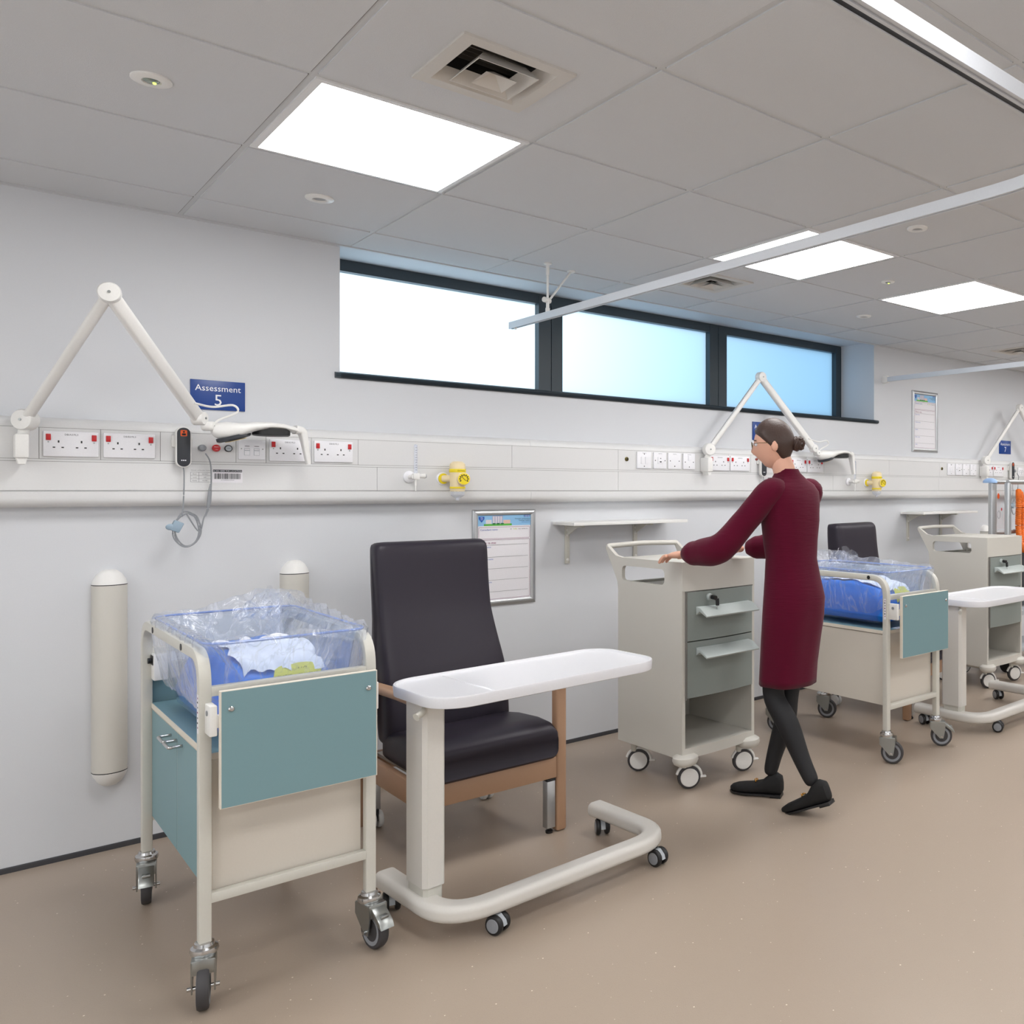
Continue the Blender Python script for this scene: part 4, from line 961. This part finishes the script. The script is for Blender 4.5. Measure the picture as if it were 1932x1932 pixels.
# ------------------------------------------------------------------ bedside lockers
def locker():
    """root at the front left bottom corner; front faces -y, depth +y"""
    t = thing('bedside_locker', '', 'locker', (5.10, 3.10, 0))
    W_, D_, Zt, Zb = .45, .46, 1.012, .150
    th = .018
    def side(x0, x1):
        b = bmesh.new()
        o_ = [(0.0, Zb), (D_, Zb), (D_, .86), (D_+.006, .90), (D_+.045, .965), (D_+.075, 1.012), (D_+.10, 1.055), (D_+.085, 1.062), (D_+.02, 1.020), (D_-.03, Zt), (0.0, Zt)]
        hole = rrect(.12, .43, .905, .975, .022, 5)[::-1]
        for X in (x0, x1):
            A = [b.verts.new((X, p[0], p[1])) for p in o_]; H = [b.verts.new((X, p[0], p[1])) for p in hole]
            es = [b.edges.new((A[i], A[(i+1) % len(A)])) for i in range(len(A))]+[b.edges.new((H[i], H[(i+1) % len(H)])) for i in range(len(H))]
            bmesh.ops.triangle_fill(b, use_beauty=True, use_dissolve=False, edges=es)
            if X == x0: A0, H0 = A, H
        for R0, R1 in ((A0, A), (H0, H)):
            n = len(R0)
            for i in range(n): b.faces.new((R0[i], R0[(i+1) % n], R1[(i+1) % n], R1[i]))
        return b
    m = MB(); m.bm(side(0, th)); m.bm(side(W_-th, W_))
    m.box(th, W_-th, D_-th, D_, Zb, .895).box(th, W_-th, .0, D_-.03, .86, .885).box(0.002, W_-.002, 0.01, D_-.03, Zt-.018, Zt+.002, r=.006)
    fp = [(.0008, -.001)]+[(W_*i/10, -.001-.014*math.sin(PI*i/10)) for i in range(1, 10)]+[(W_-.0008, -.001), (W_-.0008, .02), (.0008, .02)]
    m.prism(fp, 'z', .885, Zt-.0006); m.prism([(a*1., b_) for a, b_ in fp[:-2]]+[(W_-.0008, D_-.01), (.0008, D_-.01)], 'z', Zb+.0006, .195)
    # corner feet mouldings
    for cx_, cy_ in ((.03, -.005), (W_-.03, -.005)):
        m.lathe([(.030, .118), (.046, .128), (.052, .142), (.050, .158), (.034, .170)], (cx_, cy_+.018, 0), n=20, sx=1.2)
    m.box(.03, W_-.03, .04, D_-.03, .130, .152, r=.01)
    m.build('body', CREAMP, t)
    h = MB(); h.tube(fillet([(.009, D_+.088, 1.050), (.012, D_+.092, 1.060), (W_/2, D_+.100, 1.066), (W_-.012, D_+.092, 1.060), (W_-.009, D_+.088, 1.050)], .03, 4), .0125, 12, up=(0, 1, 0)); h.build('push_handle', CREAMP, t)
    b = MB()
    fpp = lambda z0, z1, x0, x1, o: b2.prism([(x0+(x1-x0)*i/10, -o-.014*math.sin(PI*(x0+(x1-x0)*i/10)/W_)) for i in range(11)]+[(x1, .012), (x0, .012)], 'z', z0, z1)
    for (z0, z1, hz, nm) in ((.665, .880, .800, 'top_drawer'), (.415, .660, .620, 'lower_drawer')):
        b2 = MB(); fpp(z0, z1, .022, W_-.020, .004); d = b2.build(nm, LOCKG, t)
        hh = MB(); hh.prism([(-.012, hz+.014), (-.040, hz+.010), (-.085, hz-.022), (-.082, hz-.028), (-.035, hz-.006), (-.012, hz-.022)], 'x', .07, W_-.05, r=.002); hh.build('drawer_handle', LOCKGL, d)
    b3 = MB(); b3.box(.016, .020, -.012, -.002, .41, .884, m=SEAM_SHADE).box(.020, W_-.018, -.0075, -.002, .880, .884, m=SEAM_SHADE); b3.build('door_gap', SEAM_SHADE, t, smooth=0)
    k = MB(); k.lathe([(.016, 0), (.016, .010), (.012, .014)], (.145, -.015, .852), ax=(0, -1, 0), m=LOCKGL, n=18).cyl((.150, -.030, .852), (.150, -.055, .850), .010, m=BLACK).cyl((.163, -.05, .846), (.163, -.052, .815), .008, m=BLACK)
    k.tube([(.163, -.051, .815), (.160, -.055, .797)], .002, 6, m=STEEL); k.build('lock', BLACK, t)
    l = MB(); l.text('wsl', .235, -.0142, .928, .036, LOCKGL); l.build('maker_mark', LOCKGL, t, smooth=0)
    for x, y, a in ((.055, .05, -30), (W_-.055, .05, -25), (.055, D_-.05, -40), (W_-.055, D_-.05, 150)):
        c = MB(); c.cyl((0, 0, .095), (0, 0, .13), .014, m=CREAM)
        c.tube([(.022+.056*math.cos(math.radians(q)), 0, .052+.056*math.sin(math.radians(q))) for q in range(165, -1, -15)], .007, 8, up=(0, 1, 0), m=WHITE); c.box(.070, .100, -.010, .010, .046, .054, WHITE, r=.003)
        o = c.build('castor', WHITE, t, (x, y, 0), math.radians(a))
        w_ = MB(); w_.lathe([(.012, -.014), (.040, -.014), (.050, -.010), (.052, -.005), (.052, .005), (.050, .010), (.040, .014), (.012, .014)], (.022, 0, .052), ax=(0, 1, 0), n=30)
        for s in (-1, 1): w_.lathe([(.041, .0145), (.038, .017), (0, .017)], (.022, 0, .052), ax=(0, s, 0), n=30, m=WHITE)
        w_.build('wheel', RUBBER, o)
    return t
lk = locker(); tag(lk, 'cream bedside locker with grey drawers standing beyond the second cot', group='cream bedside lockers')
copy_tree(lk, None, 'cream bedside locker on castors being pushed by the woman', (2.40, 2.965, 0), math.radians(2))

# ------------------------------------------------------------------ equipment stand at the right edge
eq = thing('equipment_stand', 'aluminium equipment stand with blue corner cap and orange tubing at the right edge', 'equipment stand', (5.70, 3.42, 0))
for x, y, w_ in ((0, 0, .034), (.0, -.125, .022), (.75, 0, .030), (.75, -.125, .016)): MB().box(x-w_, x+w_, y-.018, y+.018, .12, 1.385, r=.008).build('post', ALU, eq)
for y, z, r in ((0, 1.39, .016), (0, 1.015, .016), (-.125, 1.39, .016)): MB().tube([(0, y, z), (.78, y, z)], r, 12).build('rail', ALU, eq)
MB().lathe([(.042, -.012), (.042, .0), (.036, .012), (.02, .022), (0, .024)], (.0, .02, 1.395), sx=1.1, sy=1.3).build('corner_cap', CAPB, eq)
pn = MB().add([(.03, .055, 1.02), (.74, .055, 1.02), (.74, .055, 1.375), (.03, .055, 1.375)], [(0, 1, 2, 3)]); pn.build('clear_panel', plastic_film('clear_panel', (.95, .96, .97), .93, .04), eq, smooth=0)
dk = MB()
for x, z, rx_, rz_, m_ in ((.17, 1.285, .016, .022, ORANGE), (.115, 1.20, .014, .019, None), (.215, 1.185, .009, .012, RED), (.175, 1.145, .020, .028, None)):
    if m_: dk.lathe([(1, 0), (0, .0001)], (0, 0, 0), ax=(0, -1, 0), M=Matrix.Translation((x, .0515, z)) @ Matrix.Diagonal((rx_, 1, rz_, 1)), m=m_)
    else: dk.tube([(x+rx_*math.cos(a), .051, z+rz_*math.sin(a)) for a in [2*PI*i/20 for i in range(20)]], .001, 5, closed=True, up=(0, 1, 0))
dk.build('panel_stickers', INK, eq)
for z in (.40, .13): MB().box(-.02, .78, -.13, .12, z, z+.04, r=.01).build('shelf', LGREY, eq)
MB().box(.04, .50, -.04, .16, .45, .86, r=.02).build('device_case', DGREY, eq)
ob_ = MB()
rr = random.Random(2)
for k in range(2):
    ob_ = MB(); pts = spline([(.34+k*.06, -.02+.02*k, 1.33-.02*k), (.29+k*.05, -.05, 1.22), (.30+k*.06, -.04, 1.06), (.28+k*.05, -.07, .93), (.36+k*.05, -.06, .88), (.42+k*.05, -.04, 1.0), (.45, -.03, 1.2)], 22)
    ob_.tube(pts, .021, 10, scale=[1.0+.14*(i % 2) for i in range(len(pts))]); ob_.build('orange_tubing', ORG, eq)
for x, y in ((.03, -.10), (.72, -.10), (.03, .09), (.72, .09)):
    c = MB(); c.box(x-.014, x+.014, y-.02, y+.02, .06, .125, r=.004)
    for q in (-.016, .016): c.lathe([(.01, -.008), (.044, -.008), (.048, -.004), (.048, .004), (.044, .008), (.01, .008)], (x+q, y, .048), ax=(1, 0, 0), n=24)
    c.build('castor', BLACK, eq)

# ------------------------------------------------------------------ the woman pushing the locker (faces +y)
pr = thing('person', 'woman in a burgundy knit dress, black tights and hair bun, pushing a locker', 'person', (2.655, 2.555, 0), math.radians(6))
def skin_mesh(verts, edges, radii, root=0, sub=2):
    me = bpy.data.meshes.new('s'); me.from_pydata([tuple(v) for v in verts], edges, [])
    o = bpy.data.objects.new('s', me); C.objects.link(o)
    o.modifiers.new('k', 'SKIN'); s = o.modifiers.new('u', 'SUBSURF'); s.levels = sub; s.render_levels = sub
    for i, r in enumerate(radii):
        sv = me.skin_vertices[0].data[i]; sv.radius = (r, r) if not isinstance(r, tuple) else r; sv.use_root = (i == root)
    dg = bpy.context.evaluated_depsgraph_get(); ev = bpy.data.meshes.new_from_object(o.evaluated_get(dg))
    vs = [v.co[:] for v in ev.vertices]; fs = [tuple(p.vertices) for p in ev.polygons]
    bpy.data.objects.remove(o); bpy.data.meshes.remove(me); bpy.data.meshes.remove(ev); return vs, fs
SX = .86
J = dict(pel=(0, -.02, .86), wst=(0, -.01, 1.04), chs=(0, .0, 1.22), nkb=(-.004, .005, 1.345), nk=(-.014, .022, 1.42), hd=(-.036, .046, 1.50),
         ls=(-.138, .0, 1.318), le=(-.255, .16, 1.10), lw=(-.265, .375, 1.055), rs=(.138, .0, 1.318), re=(.215, .19, 1.10), rw=(.135, .375, 1.06),
         lh=(-.066, .0, .82), lk=(-.060, .05, .46), la=(-.040, -.155, .12), rh=(.066, .0, .82), rk=(.055, .055, .45), ra=(.025, .135, .085))
names = list(J); idx = {n: i for i, n in enumerate(names)}
ED = [('pel', 'wst'), ('wst', 'chs'), ('chs', 'nkb'), ('nkb', 'nk'), ('nk', 'hd'), ('chs', 'ls'), ('ls', 'le'), ('le', 'lw'), ('chs', 'rs'), ('rs', 're'), ('re', 'rw')]
RAD = dict(pel=(.105, .085), wst=(.09, .075), chs=(.105, .08), nkb=.055, nk=.050, hd=.050, ls=.055, le=.040, lw=.026, rs=.055, re=.040, rw=.026, lh=.078, lk=.052, la=.034, rh=.078, rk=.052, ra=.034)
un = ['pel', 'wst', 'chs', 'nkb', 'nk', 'hd', 'ls', 'le', 'lw', 'rs', 're', 'rw']
bd = MB(); vs, fs = skin_mesh([J[n] for n in un], [(un.index(a), un.index(b_)) for a, b_ in ED], [RAD[n] for n in un]); bd.add(vs, fs)
# head: shaped sphere, turned to the left
HR = Matrix.Translation((-.043, .056, 1.522)) @ Matrix.Rotation(math.radians(38), 4, 'Z') @ Matrix.Rotation(math.radians(-6), 4, 'X') @ Matrix.Scale(.95, 4)
hd = []; hf = []; n_, k_ = 40, 30
for j in range(k_+1):
    t_ = PI*j/k_
    for i in range(n_):
        a = 2*PI*i/n_; x = math.sin(t_)*math.cos(a); y = math.sin(t_)*math.sin(a); z = math.cos(t_)
        X, Y, Z = x*.072, y*.088, z*.108
        if z < 0: X *= 1+.28*z; Y *= 1+.12*z-.25*max(0, -y)*(-z); 
        fr_ = max(0, y)
        if fr_ > .3:
            nz_ = math.exp(-((x/.20)**2))*math.exp(-(((z+.22)/.20)**2)); Y += .020*nz_
            Y += .006*math.exp(-((x/.35)**2))*math.exp(-(((z+.86)/.14)**2))
            Y += .004*math.exp(-((x/.26)**2))*math.exp(-(((z+.54)/.07)**2))
            for s in (-1, 1): Y -= .007*math.exp(-(((x-s*.36)/.18)**2))*math.exp(-(((z-.05)/.12)**2))
        hd.append((X, Y, Z))
for j in range(k_):
    for i in range(n_): hf.append((j*n_+i, j*n_+(i+1) % n_, (j+1)*n_+(i+1) % n_, (j+1)*n_+i))
bd.add(hd, hf, None, HR)
for s in (-1, 1): bd.ell((s*.073, -.004, -.008), (.008, .016, .026), 12, 8, M=HR)
# hands: palm and five fingers each, curled over the locker top edge
def hand(w, elbow, side, top=1.022):
    w = Vector(w); d = (w-Vector(elbow)); d.z = 0; d.normalize(); sd = Vector((d.y, -d.x, 0))*side   # sd points to the thumb side
    V = [w, w+d*.035+Vector((0, 0, -.004)), w+d*.075+Vector((0, 0, -.010))]; E_ = [(0, 1), (1, 2)]; R_ = [(.024, .019), (.033, .017), (.036, .014)]
    vs, fs = skin_mesh(V, E_, R_, 0); bd.add(vs, fs)
    for q, ln in ((.028, .062), (.010, .072), (-.009, .067), (-.027, .052)):
        b0 = w+d*.066+sd*q+Vector((0, 0, -.008)); b1 = b0+d*ln*.42+Vector((0, 0, -.006)); b2 = b1+d*ln*.33+Vector((0, 0, -.014)); b3 = b2+d*ln*.22+Vector((0, 0, -.016))
        vs, fs = skin_mesh([b0, b1, b2, b3], [(0, 1), (1, 2), (2, 3)], [.0095, .0088, .0080, .0066], 0); bd.add(vs, fs)
    b0 = w+d*.02+sd*.022+Vector((0, 0, -.008)); b1 = b0+d*.030+sd*.022+Vector((0, 0, -.008)); b2 = b1+d*.028+sd*.006+Vector((0, 0, -.006))
    vs, fs = skin_mesh([b0, b1, b2], [(0, 1), (1, 2)], [.012, .0105, .0080], 0); bd.add(vs, fs)
hand(J['lw'], J['le'], 1); hand(J['rw'], J['re'], -1)
# legs belong to the same body, covered by tights
legs = MB()
for s in ('l', 'r'):
    h_, k_2, a_ = Vector(J[s+'h']), Vector(J[s+'k']), Vector(J[s+'a']); cf = k_2.lerp(a_, .30)+Vector((0, -.018, 0))
    vs, fs = skin_mesh([h_, h_.lerp(k_2, .5), k_2, cf, k_2.lerp(a_, .72), a_], [(0, 1), (1, 2), (2, 3), (3, 4), (4, 5)], [.058, .058, .048, .051, .037, .031]); legs.add(vs, fs)
    bd.add([(v[0], v[1], v[2]) for v in skin_mesh([h_, k_2, a_], [(0, 1), (1, 2)], [.05, .035, .02], sub=1)[0]], skin_mesh([h_, k_2, a_], [(0, 1), (1, 2)], [.05, .035, .02], sub=1)[1])
bo = bd.build('body', SKIN, pr, smooth=180)
legs.build('tights', TIGHTS, pr, smooth=180)
# dress: rings from neck to hem, sleeves along the arms
dr = MB(); N = 44
def ring_(cx_, cy_, z, rx_, ry_, wob=0, tilt=0):
    o = []
    for i in range(N):
        a = 2*PI*i/N; e = 2.4; c_, s_ = math.cos(a), math.sin(a); k = (abs(c_)**e+abs(s_)**e)**(-1/e)
        f = 1+wob*noise.noise(Vector((c_*2.2, s_*2.2, z*3)))
        o.append((cx_+rx_*c_*k*f, cy_+ry_*s_*k*f, z+tilt*c_*rx_))
    return o
prof = [(1.418, .052, .052, -.008, .012), (1.400, .062, .060, -.008, .010), (1.372, .100, .072, 0, .006), (1.352, .158, .080, 0, .002), (1.322, .186, .090, 0, -.002), (1.27, .184, .100, 0, -.004), (1.20, .172, .112, 0, 0), (1.12, .152, .112, 0, 0), (1.04, .142, .105, 0, -.006), (.96, .152, .116, 0, -.014), (.88, .168, .128, 0, -.022), (.80, .172, .128, 0, -.016), (.70, .168, .122, 0, -.004), (.60, .160, .118, 0, .006), (.54, .157, .118, 0, .010), (.512, .156, .118, 0, .012)]
rg = [ring_(cx_, cy_, z, a*(.84 if z < 1.3 else .88), b_*.86, .05 if z < 1.25 else .015) for z, a, b_, cx_, cy_ in prof]
rg += [[(p[0]*.96, (p[1]-.012)*.96+.012, p[2]+.002) for p in rg[-1]], [(p[0]*.93, (p[1]-.012)*.93+.012, p[2]+.06) for p in rg[-1]]]
dr.loft(rg, caps=False)
for s in ('l', 'r'):
    A, B, W_ = Vector(J[s+'s'])*1.0, Vector(J[s+'e']), Vector(J[s+'w']); A0 = A+Vector(((.07 if s == 'l' else -.07), 0, .004))
    pts = spline([A0, A, A.lerp(B, .5)+Vector((0, .0, -.005)), B+Vector((0, 0, -.006)), B.lerp(W_, .5)+Vector((0, 0, -.010)), W_+(B-W_).normalized()*.012], 8)
    n = len(pts); sc = []
    for i in range(n):
        u = i/(n-1); r = .057*(1-u)+.050*u+.010*math.exp(-((u-.68)/.16)**2)
        if u < .16: r *= .78+.22*(u/.16)
        if u > .90: r *= 1-.42*((u-.90)/.10)**1.5
        sc.append(r*(1+.05*noise.noise(Vector((u*11, 1 if s == 'l' else 4, 0)))))
    dr.sweep(pts, [(math.cos(2*PI*i/20), math.sin(2*PI*i/20)) for i in range(20)], scale=sc)
dr.build('dress', DRESSM, pr, smooth=180, normals=True)
# hair: cap over the skull, drawn back to a bun
hr = MB(); hv = []
for j in range(k_+1):
    t_ = PI*j/k_
    for i in range(n_):
        a = 2*PI*i/n_; x = math.sin(t_)*math.cos(a); y = math.sin(t_)*math.sin(a); z = math.cos(t_)
        k = 1.10+.012*noise.noise(Vector((x*6, y*6, z*6)))
        # hairline: the cap shrinks under the skin over the face and neck
        line = y*1.0-z*1.05+.10*abs(x)
        if line > .42: k = .90
        elif line > .28: k = 1.10-.20*(line-.28)/.14
        if z < -.55 and y > -.2: k = min(k, .88)
        if z < -.9: k = .88
        X, Y, Z = x*.072*k, y*.088*k, z*.108*k
        if z < 0: X *= 1+.28*z; Y *= 1+.12*z-.25*max(0, -y)*(-z)
        hv.append((X, Y, Z))
hr.add(hv, hf, None, HR)
hr.ell((0, -.098, -.008), (.030, .028, .032), 20, 14, M=HR)
for q in range(5): hr.tube([(.026*math.cos(a+q)*(1-.05*q), -.100-.006*q+.01*math.sin(a*2), -.008+.028*math.sin(a+q)*(1-.05*q)) for a in [2*PI*i/18 for i in range(18)]], .007, 6, closed=True, up=(0, 1, 0), M=HR)
hair = hr.build('hair', HAIR, pr, smooth=180)
MB().tube([(.024*math.cos(a), -.082, .0+.026*math.sin(a)) for a in [2*PI*i/18 for i in range(18)]], .006, 8, closed=True, up=(0, 1, 0), M=HR).build('hair_band', BAND, hair)
ey = MB()
for s in (-1, 1): ey.ell((s*.027, .076, .006), (.012, .010, .008), 12, 8, M=HR).ell((s*.027, .0845, .006), (.0045, .003, .0045), 10, 6, INKB, M=HR).tube([(s*.027+.014*q, .0855-.01*q*q, .026-.003*q*q) for q in (-1, -.3, .4, 1)], .0022, 6, m=HAIR, M=HR)
ey.build('eyes', PAPER, pr)
MB().ell((0, .083, -.058), (.019, .007, .006), 14, 8, M=HR).build('mouth', LIP, pr)
gl = MB()
for s in (-1, 1):
    gl.tube([(s*.030+.021*math.cos(a), .096, .004+.016*math.sin(a)) for a in [2*PI*i/18 for i in range(18)]], .0012, 6, closed=True, up=(0, 1, 0), M=HR)
    gl.tube([(s*.051, .096, .008), (s*.068, .06, .010), (s*.078, .0, .004)], .0012, 6, M=HR)
gl.build('glasses', BRASS, pr)
# shoes
def shoe(ank, heel_z, yaw, pitch):
    s = MB(); R = Matrix.Translation(ank) @ Matrix.Rotation(yaw, 4, 'Z') @ Matrix.Rotation(pitch, 4, 'X')
    secs = []
    for y, wd, zt, zb in ((-.062, .012, -.030, -.070), (-.055, .027, -.005, -.080), (-.03, .032, .008, -.084), (.0, .033, -.004, -.084), (.03, .034, -.030, -.084), (.07, .040, -.042, -.084), (.11, .043, -.048, -.084), (.145, .036, -.053, -.084), (.168, .022, -.060, -.083), (.176, .008, -.068, -.080)):
        secs.append([(wd*math.copysign(abs(math.cos(q))**.8, math.cos(q)), y, (zt+zb)/2+(zt-zb)/2*math.copysign(abs(math.sin(q))**.6, math.sin(q))) for q in [2*PI*i/18 for i in range(18)]])
    s.loft(secs, M=R); o = s.build('shoe', SHOE, pr, smooth=50)
    so = MB(); so.prism([(a*1.0, b_) for a, b_ in [(-.026, -.055), (-.034, -.03), (-.034, .03), (-.043, .08), (-.044, .115), (-.034, .155), (-.012, .177), (.012, .177), (.034, .155), (.044, .115), (.043, .08), (.034, .03), (.034, -.03), (.026, -.055)]], 'z', -.090, -.082, M=R)
    so.box(-.028, .028, -.056, -.008, -.098, -.088, M=R, r=.002); so.build('sole', BLACK, o)
    MB().tube([(-.018, .058, -.036), (0, .056, -.032), (.018, .058, -.036)], .003, 8, M=R).tube([(.012*math.cos(a), .060+.006*math.sin(a), -.031) for a in [2*PI*i/14 for i in range(14)]], .0018, 6, closed=True, M=R).build('buckle', GOLD, o)
shoe(Vector(J['ra'])+Vector((0, 0, .012)), 0, math.radians(24), 0)
shoe(Vector(J['la'])+Vector((0, .01, .012)), 0, math.radians(12), math.radians(-22))

# ------------------------------------------------------------------ window daylight, added fill lights, world, camera
wd = bpy.data.worlds.new('World'); SC.world = wd; wd.use_nodes = True
bg = wd.node_tree.nodes['Background']; bg.inputs[0].default_value = (.34, .68, 1, 1); bg.inputs[1].default_value = .56
def area(name, loc, rot, sx, sy, power, col):
    l = bpy.data.lights.new(name, 'AREA'); l.shape = 'RECTANGLE'; l.size = sx; l.size_y = sy; l.energy = power; l.color = col
    o = bpy.data.objects.new(name, l); C.objects.link(o); o.location = loc; o.rotation_euler = rot; return o
area('daylight', (1.5, 6.1, 2.4), (math.radians(-90-5), 0, 0), 2.2, 1.4, 40, (.80, .88, .86))
area('added_fill_left_end', (-2.3, .6, 1.35), (math.radians(90), 0, math.radians(-90)), 5.4, 1.8, 24, (.93, .97, 1))  # added fill light from the left end; that wall has no window
area('added_fill_opposite', (4.8, -3.1, 1.30), (math.radians(90), 0, 0), 11, 1.6, 30, (.93, .965, 1))  # added unseen fill in front of the plain opposite wall, brightens the room
cam = bpy.data.cameras.new('Camera'); co = bpy.data.objects.new('Camera', cam); C.objects.link(co); SC.camera = co
fpx = 1643.42; cam.sensor_fit = 'HORIZONTAL'; cam.sensor_width = 36; cam.lens = fpx/1932*36
cam.shift_x = (966-1430)/1932; cam.shift_y = -(966-925.5)/1932
co.location = (0, 0, HC); co.rotation_euler = (PI/2, 0, math.radians(46.037-90))
cam.clip_start = .02; cam.clip_end = 60
vs_ = SC.view_settings; SC.display_settings.display_device = 'sRGB'; vs_.view_transform = 'Standard'; vs_.look = 'None'; vs_.gamma = 1; vs_.use_curve_mapping = False
vs_.exposure = 0.75
SC.cycles.transparent_max_bounces = 24; SC.cycles.max_bounces = 10; SC.cycles.diffuse_bounces = 6; SC.cycles.sample_clamp_indirect = 6
SC.cycles.use_denoising = True
